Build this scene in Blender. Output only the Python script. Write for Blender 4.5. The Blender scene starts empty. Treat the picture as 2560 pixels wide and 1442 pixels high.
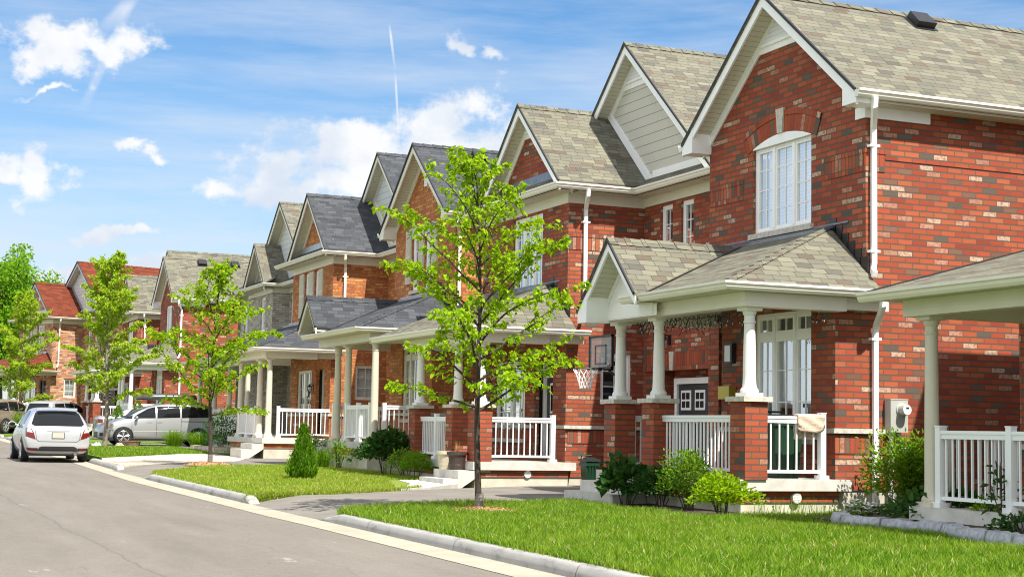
import bpy, bmesh, math, random
import numpy as np
from mathutils import Vector, Matrix
R = math.radians
random.seed(7)
scene = bpy.context.scene
col = scene.collection
ORG = {}          # world origin of every object built here (unrotated)

def tag(o, label=None, cat=None, group=None, kind=None):
    if label: o['label'] = label
    if cat: o['category'] = cat
    if group: o['group'] = group
    if kind: o['kind'] = kind
    return o

def empty(name, loc, label, cat, group=None, rz=0.0):
    o = bpy.data.objects.new(name, None); col.objects.link(o)
    o.location = loc; o.rotation_euler[2] = rz; o.empty_display_size = .2
    ORG[o.name] = Vector(loc)
    return tag(o, label, cat, group)

class MB:
    """collects polygons; build() links them as one mesh object"""
    def __init__(s, swap=False):
        s.v = []; s.f = []; s.uv = []; s.m = []; s.sm = []; s.swap = swap; s.off = Vector((0, 0, 0))
    def poly(s, pts, m=0, smooth=False, uv=None):
        n0 = len(s.v); P = [Vector(p) + s.off for p in pts]
        s.v += P; s.f.append(list(range(n0, n0 + len(P)))); s.m.append(m); s.sm.append(smooth)
        if uv is None:
            n = Vector((0, 0, 0))
            for i in range(len(P)):
                a, b = P[i], P[(i + 1) % len(P)]
                n += Vector(((a.y - b.y) * (a.z + b.z), (a.z - b.z) * (a.x + b.x), (a.x - b.x) * (a.y + b.y)))
            if n.length < 1e-12: n = Vector((0, 0, 1))
            n.normalize()
            if abs(n.z) > .985: t, b = Vector((1, 0, 0)), Vector((0, 1, 0))
            else:
                t = Vector((-n.y, n.x, 0)).normalized()
                if abs(t.x) > abs(t.y):
                    if t.x < 0: t = -t
                elif t.y < 0: t = -t
                b = n.cross(t)
                if b.z < 0: b = -b
            uv = [(p.dot(t), p.dot(b)) for p in P]
            if s.swap: uv = [(q, p) for p, q in uv]
        s.uv += uv
    def quad(s, a, b, c, d, m=0, smooth=False): s.poly((a, b, c, d), m, smooth)
    def box(s, x0, x1, y0, y1, z0, z1, m=0):
        if x0 > x1: x0, x1 = x1, x0
        if y0 > y1: y0, y1 = y1, y0
        if z0 > z1: z0, z1 = z1, z0
        A, B, C_, D = (x0, y0, z0), (x1, y0, z0), (x1, y1, z0), (x0, y1, z0)
        E, F, G, H = (x0, y0, z1), (x1, y0, z1), (x1, y1, z1), (x0, y1, z1)
        for q in ((A, D, C_, B), (E, F, G, H), (A, B, F, E), (B, C_, G, F), (C_, D, H, G), (D, A, E, H)): s.poly(q, m)
    def prism(s, poly, d, m=0):
        """polygon extruded along vector d"""
        P = [Vector(p) for p in poly]; d = Vector(d); Q = [p + d for p in P]
        n = Vector((0, 0, 0))
        for i in range(len(P)):
            n += (P[i] - P[0]).cross(P[(i + 1) % len(P)] - P[0])
        if n.dot(d) > 0: P, Q = Q, P
        s.poly(P, m); s.poly(list(reversed(Q)), m)
        for i in range(len(P)):
            j = (i + 1) % len(P); s.poly((P[j], P[i], Q[i], Q[j]), m)
    def tube(s, pts, r, n=8, cap=True, m=0, sq=False):
        """round (or square) tube along a polyline; r number or list"""
        P = [Vector(p) for p in pts]; k = len(P)
        rr = r if isinstance(r, (list, tuple)) else [r] * k
        rings = []; up = None
        for i in range(k):
            t = (P[min(i + 1, k - 1)] - P[max(i - 1, 0)]).normalized()
            if up is None:
                up = Vector((0, 0, 1)) if abs(t.z) < .9 else Vector((1, 0, 0))
            a = t.cross(up)
            if a.length < 1e-6: a = t.cross(Vector((0, 1, 0)))
            a.normalize(); b = a.cross(t).normalized(); up = b
            ring = []
            for j in range(n):
                an = 2 * math.pi * (j + (.5 if sq else 0)) / n
                ring.append(P[i] + (a * math.cos(an) + b * math.sin(an)) * rr[i])
            rings.append(ring)
        for i in range(k - 1):
            for j in range(n):
                j2 = (j + 1) % n
                s.poly((rings[i][j2], rings[i][j], rings[i + 1][j], rings[i + 1][j2]), m, not sq)
        if cap:
            s.poly(rings[0], m); s.poly(list(reversed(rings[-1])), m)
    def lathe(s, c, prof, n=20, m=0, axis='Z', cap=True):
        """prof: list of (r, h) along the axis from c"""
        c = Vector(c); rings = []
        for r, h in prof:
            ring = []
            for j in range(n):
                a = 2 * math.pi * j / n; u, w = r * math.cos(a), r * math.sin(a)
                ring.append(c + (Vector((u, w, h)) if axis == 'Z' else Vector((h, u, w)) if axis == 'X' else Vector((w, h, u))))
            rings.append(ring)
        for i in range(len(rings) - 1):
            for j in range(n):
                j2 = (j + 1) % n
                s.poly((rings[i][j], rings[i][j2], rings[i + 1][j2], rings[i + 1][j]), m, True)
        if cap:
            s.poly(list(reversed(rings[0])), m); s.poly(rings[-1], m)
    def ball(s, c, rx, ry, rz, n=10, k=6, m=0):
        c = Vector(c); rings = []
        for i in range(k + 1):
            a = math.pi * i / k; rings.append([c + Vector((rx * math.sin(a) * math.cos(2 * math.pi * j / n), ry * math.sin(a) * math.sin(2 * math.pi * j / n), rz * math.cos(a))) for j in range(n)])
        for i in range(k):
            for j in range(n):
                j2 = (j + 1) % n
                s.poly((rings[i][j], rings[i + 1][j], rings[i + 1][j2], rings[i][j2]), m, True)
    def sweep(s, path, prof, m=0, left=True, ends=True):
        """profile (out, up) swept along a horizontal polyline path [(x,y,z)], mitred; out is to the left of travel"""
        P = [Vector(p) for p in path]; k = len(P); sg = 1 if left else -1
        nr = []
        for i in range(k - 1):
            t = (P[i + 1] - P[i]); t.z = 0; t.normalize(); nr.append(Vector((-t.y, t.x, 0)) * sg)
        rings = []
        for i in range(k):
            if i == 0: n = nr[0]
            elif i == k - 1: n = nr[-1]
            else:
                n = (nr[i - 1] + nr[i]); n /= max(.2, 1 + nr[i - 1].dot(nr[i]))
            rings.append([P[i] + n * o + Vector((0, 0, u)) for o, u in prof])
        q = len(prof)
        for i in range(k - 1):
            for j in range(q):
                j2 = (j + 1) % q
                a = (rings[i][j], rings[i + 1][j], rings[i + 1][j2], rings[i][j2])
                s.poly(a if left else tuple(reversed(a)), m)
        if ends:
            s.poly(rings[0] if left else list(reversed(rings[0])), m)
            s.poly(list(reversed(rings[-1])) if left else rings[-1], m)
    def build(s, name, mat, parent=None, label=None, merge=False):
        me = bpy.data.meshes.new(name)
        o0 = ORG[parent.name] if parent is not None else Vector((0, 0, 0))
        me.from_pydata([tuple(p - o0) for p in s.v], [], s.f)
        mats = mat if isinstance(mat, (list, tuple)) else [mat]
        for q in mats: me.materials.append(q)
        me.polygons.foreach_set('material_index', s.m); me.polygons.foreach_set('use_smooth', s.sm)
        u = me.uv_layers.new(name='UVMap'); u.data.foreach_set('uv', [c for p in s.uv for c in p])
        me.update()
        if merge:
            bm = bmesh.new(); bm.from_mesh(me); bmesh.ops.remove_doubles(bm, verts=bm.verts, dist=1e-4)
            bmesh.ops.recalc_face_normals(bm, faces=bm.faces); bm.to_mesh(me); bm.free()
        o = bpy.data.objects.new(name, me); col.objects.link(o)
        if parent is not None: o.parent = parent
        ORG[o.name] = o0
        if label: o['label'] = label
        return o

def npmesh(name, V, F, mat, parent=None, uv=None, smooth=False):
    """V (n,3) array, F (m,k) array -> mesh object"""
    me = bpy.data.meshes.new(name); o0 = ORG[parent.name] if parent is not None else Vector((0, 0, 0))
    V = np.asarray(V, np.float32) - np.array(o0, np.float32); F = np.asarray(F, np.int32)
    me.vertices.add(len(V)); me.vertices.foreach_set('co', V.ravel())
    k = F.shape[1]; me.loops.add(F.size); me.loops.foreach_set('vertex_index', F.ravel())
    me.polygons.add(len(F)); me.polygons.foreach_set('loop_start', np.arange(0, F.size, k, dtype=np.int32))
    me.polygons.foreach_set('loop_total', np.full(len(F), k, np.int32))
    if smooth: me.polygons.foreach_set('use_smooth', np.ones(len(F), bool))
    me.materials.append(mat); me.update(calc_edges=True); me.validate()
    o = bpy.data.objects.new(name, me); col.objects.link(o)
    if parent is not None: o.parent = parent
    ORG[o.name] = o0
    return o

# ------------------------------------------------------------------ materials
def new_mat(name):
    m = bpy.data.materials.new(name); m.use_nodes = True
    nt = m.node_tree; b = nt.nodes['Principled BSDF']; return m, nt, b
def N(nt, t, **kw):
    n = nt.nodes.new(t)
    for k, v in kw.items(): setattr(n, k, v)
    return n
def lk(nt, a, b): nt.links.new(a, b)
def math_(nt, op, a, b=None, c=None):
    n = N(nt, 'ShaderNodeMath', operation=op)
    for i, x in enumerate((a, b, c)):
        if x is None: continue
        if isinstance(x, (int, float)): n.inputs[i].default_value = x
        else: lk(nt, x, n.inputs[i])
    return n.outputs[0]
def ramp(nt, fac, stops, const=False):
    r = N(nt, 'ShaderNodeValToRGB'); e = r.color_ramp
    if const: e.interpolation = 'CONSTANT'
    while len(e.elements) < len(stops): e.elements.new(.5)
    for el, (p, c) in zip(e.elements, stops):
        el.position = p; el.color = (*c, 1)
    lk(nt, fac, r.inputs[0]); return r.outputs[0]
def mix(nt, fac, a, b, blend='MIX'):
    n = N(nt, 'ShaderNodeMix', data_type='RGBA', blend_type=blend)
    for x, s in ((fac, n.inputs[0]), (a, n.inputs[6]), (b, n.inputs[7])):
        if isinstance(x, (int, float)): s.default_value = x
        elif isinstance(x, tuple): s.default_value = (*x, 1)
        else: lk(nt, x, s)
    return n.outputs[2]
def noise(nt, scale, vec=None, detail=4, rough=.55):
    n = N(nt, 'ShaderNodeTexNoise'); n.inputs['Scale'].default_value = scale; n.inputs['Detail'].default_value = detail
    n.inputs['Roughness'].default_value = rough
    if vec is not None: lk(nt, vec, n.inputs['Vector'])
    return n.outputs['Fac']
def bump(nt, h, b, strength=.3, dist=.01):
    n = N(nt, 'ShaderNodeBump'); n.inputs['Strength'].default_value = strength; n.inputs['Distance'].default_value = dist
    lk(nt, h, n.inputs['Height']); lk(nt, n.outputs[0], b.inputs['Normal'])
def pos(nt):
    return N(nt, 'ShaderNodeNewGeometry').outputs['Position']

def plain(name, c, rough=.5, var=.0, scale=8, metal=0, spec=.5, bmp=0.0, coat=0):
    m, nt, b = new_mat(name)
    b.inputs['Roughness'].default_value = rough; b.inputs['Metallic'].default_value = metal
    b.inputs['Specular IOR Level'].default_value = spec; b.inputs['Coat Weight'].default_value = coat
    if var:
        f = noise(nt, scale, pos(nt))
        lk(nt, ramp(nt, f, [(.3, tuple(x * (1 - var) for x in c)), (.7, tuple(min(1, x * (1 + var)) for x in c))]), b.inputs['Base Color'])
        if bmp: bump(nt, f, b, bmp)
    else: b.inputs['Base Color'].default_value = (*c, 1)
    return m

def courses(name, bw, rh, joint, pal, mort, offset=.5, spots=None, rough=.85, bmp=.8, lap=False, jit=0):
    """bricks or shingles on UVs in metres; pal = [(position, colour)] picked per brick"""
    m, nt, b = new_mat(name)
    uv = N(nt, 'ShaderNodeUVMap').outputs[0]
    sp = N(nt, 'ShaderNodeSeparateXYZ'); lk(nt, uv, sp.inputs[0])
    v = math_(nt, 'DIVIDE', sp.outputs[1], rh)
    row = math_(nt, 'FLOOR', v); fv = math_(nt, 'SUBTRACT', v, row)
    if lap:
        w0 = N(nt, 'ShaderNodeTexWhiteNoise', noise_dimensions='1D'); lk(nt, row, w0.inputs['W']); sh = w0.outputs['Value']
    else:
        sh = math_(nt, 'MULTIPLY', math_(nt, 'MODULO', math_(nt, 'ABSOLUTE', row), 2.0), offset)
    u = math_(nt, 'ADD', math_(nt, 'DIVIDE', sp.outputs[0], bw), sh)
    cl = math_(nt, 'FLOOR', u); fu = math_(nt, 'SUBTRACT', u, cl)
    cb = N(nt, 'ShaderNodeCombineXYZ'); lk(nt, cl, cb.inputs[0]); lk(nt, row, cb.inputs[1])
    wn = N(nt, 'ShaderNodeTexWhiteNoise', noise_dimensions='2D'); lk(nt, cb.outputs[0], wn.inputs['Vector'])
    rnd = wn.outputs['Value']
    cbase = ramp(nt, rnd, pal, True)
    # value jitter per brick
    hsv = N(nt, 'ShaderNodeHueSaturation'); lk(nt, cbase, hsv.inputs['Color'])
    wn2 = N(nt, 'ShaderNodeTexWhiteNoise', noise_dimensions='3D'); lk(nt, cb.outputs[0], wn2.inputs['Vector'])
    lk(nt, math_(nt, 'MULTIPLY_ADD', wn2.outputs['Value'], .26, .87), hsv.inputs['Value'])
    c = hsv.outputs[0]
    p3 = pos(nt)
    if spots:
        lo, hi, sc, scale = spots      # blotches only on bricks whose random value lies in lo..hi
        nz = noise(nt, scale, p3, 3)
        msk = math_(nt, 'MULTIPLY', math_(nt, 'GREATER_THAN', rnd, lo), math_(nt, 'LESS_THAN', rnd, hi))
        bl = N(nt, 'ShaderNodeMapRange'); bl.inputs[1].default_value = .47; bl.inputs[2].default_value = .6; lk(nt, nz, bl.inputs[0])
        c = mix(nt, math_(nt, 'MULTIPLY', math_(nt, 'MULTIPLY', msk, bl.outputs[0]), .75), c, sc)
    fine = noise(nt, 60, p3, 3)
    c = mix(nt, .3, c, mix(nt, fine, (.25, .25, .25), (.75, .75, .75)), 'OVERLAY')
    big = noise(nt, .55, p3, 3)
    c = mix(nt, .22, c, mix(nt, big, (.25, .25, .25), (.75, .75, .75)), 'OVERLAY')
    ju = joint / bw; jv = joint / rh * (1.0 if lap else 1.3)  # brick bed joints widened to paint the shadow line under each course
    if lap:
        e1 = math_(nt, 'LESS_THAN', fv, jv); e2 = math_(nt, 'LESS_THAN', fu, ju)
        e = math_(nt, 'MAXIMUM', e1, e2)
        col_ = mix(nt, math_(nt, 'MULTIPLY', e, .75), c, mort)
        h = math_(nt, 'SUBTRACT', 1.0, fv)
        h = math_(nt, 'SUBTRACT', h, math_(nt, 'MULTIPLY', e2, .5))
    else:
        wob = math_(nt, 'MULTIPLY', math_(nt, 'SUBTRACT', noise(nt, 22, p3, 2), .5), .12)
        fv2 = math_(nt, 'ADD', fv, wob)
        e1 = math_(nt, 'LESS_THAN', fv2, jv); e2 = math_(nt, 'LESS_THAN', fu, ju)
        e = math_(nt, 'MAXIMUM', e1, e2)
        col_ = mix(nt, e, c, mort)
        h = math_(nt, 'MULTIPLY_ADD', fine, .25, math_(nt, 'SUBTRACT', 1.0, e))
    lk(nt, col_, b.inputs['Base Color']); b.inputs['Roughness'].default_value = rough
    b.inputs['Specular IOR Level'].default_value = .25
    bump(nt, h, b, bmp, .012 if lap else .022)
    return m

RED = [(0, (.315, .064, .030)), (.32, (.345, .080, .034)), (.58, (.275, .052, .027)), (.70, (.365, .100, .043)), (.80, (.175, .090, .060)), (.85, (.105, .085, .065)), (.89, (.39, .21, .14)), (.95, (.47, .35, .25))]
ORA = [(0, (.45, .165, .045)), (.3, (.50, .205, .058)), (.6, (.39, .125, .040)), (.78, (.52, .23, .075)), (.92, (.34, .10, .036))]
GRY = [(0, (.42, .39, .32)), (.4, (.36, .33, .27)), (.7, (.48, .45, .38)), (.9, (.30, .26, .21))]
MUL = [(0, (.45, .22, .11)), (.25, (.33, .08, .05)), (.42, (.52, .34, .2)), (.62, (.42, .15, .07)), (.78, (.26, .19, .15)), (.88, (.55, .44, .3))]
M = {}
M['brick_red'] = courses('red clay brick', .2667, .089, .016, RED, (.105, .08, .062), spots=(.89, 1.1, (.33, .09, .05), 20))  # mortar darkened to paint in shadow beneath the rough brick faces
M['soldier_red'] = courses('red soldier brick', .2667, .089, .012, RED, (.10, .078, .06), offset=0, spots=(.89, 1.1, (.33, .09, .05), 20))
M['brick_orange'] = courses('orange clay brick', .2667, .089, .012, ORA, (.22, .14, .09), spots=(.0, .75, (.30, .07, .03), 14))
M['brick_grey'] = courses('grey brick', .2667, .089, .012, GRY, (.2, .17, .13))
M['brick_multi'] = courses('multi colour brick', .2667, .089, .010, MUL, (.4, .33, .25), spots=(.5, 1.1, (.45, .2, .1), 20))
TAN = [(0, (.150, .145, .108)), (.36, (.172, .166, .122)), (.60, (.126, .123, .098)), (.76, (.140, .129, .097)), (.86, (.122, .096, .074)), (.94, (.100, .096, .080))]
DRK = [(0, (.052, .057, .064)), (.35, (.062, .067, .075)), (.65, (.043, .047, .054)), (.85, (.072, .078, .085))]
RBR = [(0, (.125, .028, .013)), (.4, (.15, .036, .016)), (.75, (.10, .024, .012))]
M['shingle_tan'] = courses('tan asphalt shingle', .27, .125, .011, TAN, (.035, .033, .026), lap=True, bmp=.6, rough=.95)
M['shingle_dark'] = courses('charcoal asphalt shingle', .30, .135, .010, DRK, (.02, .02, .02), lap=True, bmp=.6, rough=.9)
M['shingle_red'] = courses('red brown asphalt shingle', .30, .135, .010, RBR, (.1, .03, .015), lap=True, bmp=.6, rough=.95)
M['siding'] = None
M['white'] = plain('white painted aluminium', (.88, .88, .86), .38, .03, 3)
M['cream'] = plain('cream painted trim', (.70, .665, .55), .45, .04, 3)
M['white_bounce_tint'] = plain('white trim with bounce light tint', (.76, .735, .64), .42, .03, 3)  # white trim tinted cream to paint in warm reflected light
M['tan_col'] = plain('tan painted column', (.60, .55, .44), .5, .04, 3)
M['white_col'] = plain('white painted column', (.78, .77, .73), .5, .03, 3)
M['rail_white'] = plain('white railing paint', (.82, .83, .83), .35)
M['lead'] = plain('lead grey flashing', (.16, .18, .21), .3, .25, 6, metal=.5)
M['lead_pale'] = plain('pale grey flashing', (.42, .45, .50), .35, .15, 6, metal=.4)
M['black_metal'] = plain('black painted metal', (.018, .018, .02), .4, .2, 10)
M['stone'] = plain('cut limestone', (.50, .47, .40), .9, .22, 14, bmp=.6)
M['concrete'] = plain('pale concrete', (.52, .50, .45), .9, .14, 5, bmp=.15)
M['foundation'] = plain('parged foundation', (.50, .47, .38), .95, .2, 3, bmp=.2)
M['roof_edge'] = plain('dark drip edge', (.02, .02, .022), .6)
M['door_grey'] = plain('charcoal painted door', (.035, .042, .052), .35)
M['dark_room'] = plain('dark interior', (.012, .012, .013), .9)
M['curtain'] = plain('pale curtain cloth', (.55, .55, .52), .9, .1, 20)
M['shutter'] = plain('beige shutter', (.53, .49, .37), .5)
M['brass'] = plain('brass mailbox', (.42, .34, .06), .35, metal=.6)

def mat_siding(name, c, line, h, vert=False):
    m, nt, b = new_mat(name)
    uv = N(nt, 'ShaderNodeUVMap').outputs[0]; sp = N(nt, 'ShaderNodeSeparateXYZ'); lk(nt, uv, sp.inputs[0])
    v = math_(nt, 'DIVIDE', sp.outputs[1], h); f = math_(nt, 'FRACT', v)
    e = math_(nt, 'LESS_THAN', f, .07)
    st = N(nt, 'ShaderNodeCombineXYZ'); lk(nt, math_(nt, 'MULTIPLY', sp.outputs[0], 14.0), st.inputs[0]); lk(nt, math_(nt, 'MULTIPLY', sp.outputs[1], 1.2), st.inputs[1])
    g = noise(nt, 1.5, st.outputs[0], 3)
    cc = mix(nt, g, tuple(x * .9 for x in c), tuple(min(1, x * 1.08) for x in c))
    lk(nt, mix(nt, e, cc, line), b.inputs['Base Color']); b.inputs['Roughness'].default_value = .6
    bump(nt, math_(nt, 'SUBTRACT', 1.0, f), b, .8, .015)
    return m
M['siding'] = mat_siding('cream lap siding', (.56, .545, .47), (.22, .2, .15), .21)
M['siding_pale'] = mat_siding('pale grey shingle siding', (.60, .62, .62), (.3, .32, .33), .2)
M['soffit'] = mat_siding('slatted soffit', (.62, .59, .48), (.28, .25, .17), .105)
M['louver'] = mat_siding('white louvre', (.78, .79, .80), (.42, .44, .47), .075)

def mat_glass():
    m, nt, b = new_mat('window glass'); nt.nodes.remove(b)
    out = nt.nodes['Material Output']; g = N(nt, 'ShaderNodeBsdfGlossy'); g.inputs['Roughness'].default_value = .02
    g.inputs['Color'].default_value = (.9, .95, 1, 1)
    t = N(nt, 'ShaderNodeBsdfTransparent'); t.inputs['Color'].default_value = (.86, .9, .9, 1)
    lw = N(nt, 'ShaderNodeLayerWeight'); lw.inputs['Blend'].default_value = .22
    f = math_(nt, 'MULTIPLY_ADD', lw.outputs['Fresnel'], .5, .05)
    x = N(nt, 'ShaderNodeMixShader'); lk(nt, f, x.inputs[0]); lk(nt, t.outputs[0], x.inputs[1]); lk(nt, g.outputs[0], x.inputs[2])
    lk(nt, x.outputs[0], out.inputs[0]); return m
M['glass'] = mat_glass()
M['car_glass'] = plain('tinted car glass', (.008, .009, .010), .05, spec=.35)
def mat_blind():
    m, nt, b = new_mat('white slat blind'); sp = N(nt, 'ShaderNodeSeparateXYZ'); lk(nt, pos(nt), sp.inputs[0])
    f = math_(nt, 'FRACT', math_(nt, 'DIVIDE', sp.outputs[2], .055))
    lk(nt, ramp(nt, f, [(0, (.42, .43, .44)), (.25, (.78, .78, .77)), (.9, (.72, .72, .71)), (1, (.4, .41, .42))]), b.inputs['Base Color'])
    bump(nt, f, b, .5, .01); return m
M['blind'] = mat_blind()
def mat_leaf(name, lo, mid, hi, trans=.45, rough=.6, patch=None):
    m, nt, b = new_mat(name); nt.nodes.remove(b); out = nt.nodes['Material Output']
    g = N(nt, 'ShaderNodeNewGeometry')
    c = ramp(nt, g.outputs['Random Per Island'], [(0, lo), (.5, mid), (1, hi)])
    if patch:
        pn = noise(nt, patch[0], g.outputs['Position'], 4, .6); pr = N(nt, 'ShaderNodeMapRange'); pr.inputs[1].default_value = .42; pr.inputs[2].default_value = .66; lk(nt, pn, pr.inputs[0])
        c = mix(nt, math_(nt, 'MULTIPLY', pr.outputs[0], .65), c, patch[1]); c = mix(nt, math_(nt, 'GREATER_THAN', g.outputs['Random Per Island'], .95), c, patch[2])
    d = N(nt, 'ShaderNodeBsdfPrincipled'); d.inputs['Roughness'].default_value = rough; d.inputs['Specular IOR Level'].default_value = .14
    lk(nt, c, d.inputs['Base Color'])
    t = N(nt, 'ShaderNodeBsdfTranslucent')
    hs = N(nt, 'ShaderNodeHueSaturation'); hs.inputs['Value'].default_value = 1.6; hs.inputs['Hue'].default_value = .485; lk(nt, c, hs.inputs['Color'])
    lk(nt, hs.outputs[0], t.inputs['Color'])
    x = N(nt, 'ShaderNodeMixShader'); x.inputs[0].default_value = trans
    lk(nt, d.outputs[0], x.inputs[1]); lk(nt, t.outputs[0], x.inputs[2]); lk(nt, x.outputs[0], out.inputs[0]); return m
M['leaf_lime'] = mat_leaf('linden leaf', (.125, .245, .003), (.215, .365, .005), (.33, .48, .010))
M['leaf_maple'] = mat_leaf('maple leaf', (.17, .30, .006), (.26, .40, .010), (.42, .52, .07))
M['leaf_mid'] = mat_leaf('garden shrub leaf', (.07, .175, .006), (.12, .25, .010), (.20, .34, .016), .4)
M['leaf_dark'] = mat_leaf('dark shrub leaf', (.018, .065, .012), (.03, .09, .015), (.055, .13, .02), .3)
M['leaf_cedar'] = mat_leaf('cedar spray', (.06, .165, .008), (.10, .23, .01), (.16, .31, .014), .35)
M['leaf_ball'] = mat_leaf('clipped boxwood leaf', (.012, .045, .008), (.022, .07, .012), (.04, .10, .015), .25)
M['leaf_oak'] = mat_leaf('big tree leaf', (.075, .20, .008), (.13, .29, .010), (.21, .39, .02), .45)
M['grass'] = mat_leaf('lawn grass blade', (.045, .14, .006), (.115, .24, .008), (.25, .36, .03), .4, .6, (1.1, (.20, .29, .025), (.46, .42, .18)))
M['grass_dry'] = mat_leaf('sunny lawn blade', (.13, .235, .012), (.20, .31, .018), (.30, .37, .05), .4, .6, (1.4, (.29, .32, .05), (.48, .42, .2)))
M['bark'] = plain('dark young bark', (.045, .032, .024), .9, .45, 30, bmp=.6)
M['bark_pale'] = plain('pale grey bark', (.20, .17, .13), .9, .3, 25, bmp=.5)
M['guard'] = plain('grey plastic trunk guard', (.17, .16, .14), .6, .2, 40)
M['mulch'] = plain('orange wood mulch', (.38, .21, .11), .95, .5, 60, bmp=.9)
M['soil'] = plain('dark garden soil', (.06, .042, .03), .95, .5, 25, bmp=.8)
# ------------------------------------------------------------------ terrain
def rz(Y): return float(np.interp(Y, [0, 22, 45, 60, 100, 200, 900], [-1.30, -1.30, -1.14, -1.0, -.75, -.3, 1.0]))
def kx(Y): return float(np.interp(Y, [-60, 11, 20, 33, 45, 74, 110, 400], [5.4, 5.93, 6.08, 6.0, 6.35, 6.95, 8.2, 22]))
def lz(Y): return rz(Y) + .15

def sheet(name, pts_z, mat, kind='structure', thick=.14):
    """flat-ish polygon draped on the terrain: list of (x, y, dz)"""
    mb = MB(); P = [(x, y, rz(y) + h) for x, y, h in pts_z]
    area = sum(P[i][0] * P[(i + 1) % len(P)][1] - P[(i + 1) % len(P)][0] * P[i][1] for i in range(len(P)))
    if area < 0: P.reverse()
    bm = bmesh.new(); vs = [bm.verts.new(p) for p in P]; f = bm.faces.new(vs)
    bmesh.ops.triangulate(bm, faces=[f])
    for q in bm.faces: mb.poly([v.co.copy() for v in q.verts])
    bm.free()
    for i in range(len(P)):
        a, b = P[i], P[(i + 1) % len(P)]
        mb.poly((a, (a[0], a[1], a[2] - thick), (b[0], b[1], b[2] - thick), b))
    o = mb.build(name, mat); o['kind'] = kind; return o

def mat_road():
    m, nt, b = new_mat('worn asphalt'); p = pos(nt)
    st = N(nt, 'ShaderNodeMapping'); st.inputs['Scale'].default_value = (1, .16, 1); lk(nt, p, st.inputs[0])
    a = noise(nt, 1.1, st.outputs[0], 6, .7); f = noise(nt, 160, p, 3, .7); d = noise(nt, 6, p, 4)
    c = ramp(nt, a, [(.3, (.150, .134, .112)), (.7, (.198, .179, .152))])
    c = mix(nt, .8, c, mix(nt, f, (.1, .1, .1), (.9, .9, .9)), 'OVERLAY')
    c = mix(nt, .25, c, mix(nt, d, (.25, .25, .25), (.75, .75, .75)), 'OVERLAY')
    g2 = noise(nt, 34, p, 5, .85); c = mix(nt, .75, c, mix(nt, g2, (.1, .1, .1), (.9, .9, .9)), 'OVERLAY')
    # small dark scuffs running along the street
    s2 = N(nt, 'ShaderNodeMapping'); s2.inputs['Scale'].default_value = (2.4, .55, 1); lk(nt, p, s2.inputs[0])
    sc = noise(nt, 1.7, s2.outputs[0], 6, .75)
    c = mix(nt, math_(nt, 'MULTIPLY', math_(nt, 'GREATER_THAN', sc, .655), .38), c, (.09, .08, .07))
    sw = noise(nt, .9, s2.outputs[0], 8, .7)
    c = mix(nt, math_(nt, 'MULTIPLY', math_(nt, 'GREATER_THAN', sw, .675), .4), c, (.42, .41, .39))
    # the long sealed crack wandering down the lane
    sp = N(nt, 'ShaderNodeSeparateXYZ'); lk(nt, p, sp.inputs[0])
    wob = noise(nt, .5, p, 4)
    x0 = math_(nt, 'ADD', 2.42, math_(nt, 'MULTIPLY', wob, .3))
    dd = math_(nt, 'ABSOLUTE', math_(nt, 'SUBTRACT', sp.outputs[0], x0))
    cr = math_(nt, 'MULTIPLY', math_(nt, 'LESS_THAN', dd, .016), math_(nt, 'MULTIPLY_ADD', d, .9, .1))
    c = mix(nt, math_(nt, 'MULTIPLY', cr, .7), c, (.085, .078, .068))
    dd2 = math_(nt, 'ABSOLUTE', math_(nt, 'SUBTRACT', sp.outputs[0], math_(nt, 'SUBTRACT', 4.9, math_(nt, 'MULTIPLY', wob, 1.3))))
    c = mix(nt, math_(nt, 'MULTIPLY', math_(nt, 'LESS_THAN', dd2, .01), .35), c, (.1, .09, .08))
    lk(nt, c, b.inputs['Base Color']); b.inputs['Roughness'].default_value = .9; b.inputs['Specular IOR Level'].default_value = .3
    bump(nt, f, b, .35, .01); return m
def mat_drive():
    m, nt, b = new_mat('driveway asphalt'); p = pos(nt); f = noise(nt, 120, p, 3, .7); a = noise(nt, 1.5, p, 5)
    c = ramp(nt, a, [(.3, (.15, .135, .115)), (.7, (.205, .187, .16))])
    c = mix(nt, .5, c, mix(nt, f, (.2, .2, .2), (.8, .8, .8)), 'OVERLAY')
    lk(nt, c, b.inputs['Base Color']); b.inputs['Roughness'].default_value = .9; bump(nt, f, b, .3, .01); return m
def mat_kerb():
    m, nt, b = new_mat('weathered kerb concrete'); p = pos(nt); st = N(nt, 'ShaderNodeMapping'); st.inputs['Scale'].default_value = (6, .9, 2); lk(nt, p, st.inputs[0])
    a = noise(nt, 2.2, st.outputs[0], 6, .65); f = noise(nt, 90, p, 3)
    c = ramp(nt, a, [(.28, (.15, .145, .135)), (.44, (.30, .295, .275)), (.75, (.38, .375, .35))])
    c = mix(nt, .35, c, mix(nt, f, (.25, .25, .25), (.75, .75, .75)), 'OVERLAY')
    sp = N(nt, 'ShaderNodeSeparateXYZ'); lk(nt, p, sp.inputs[0])
    j = math_(nt, 'LESS_THAN', math_(nt, 'FRACT', math_(nt, 'DIVIDE', sp.outputs[1], 3.1)), .005)
    c = mix(nt, j, c, (.1, .095, .085))
    lk(nt, c, b.inputs['Base Color']); b.inputs['Roughness'].default_value = .9; bump(nt, f, b, .3, .01); return m
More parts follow.
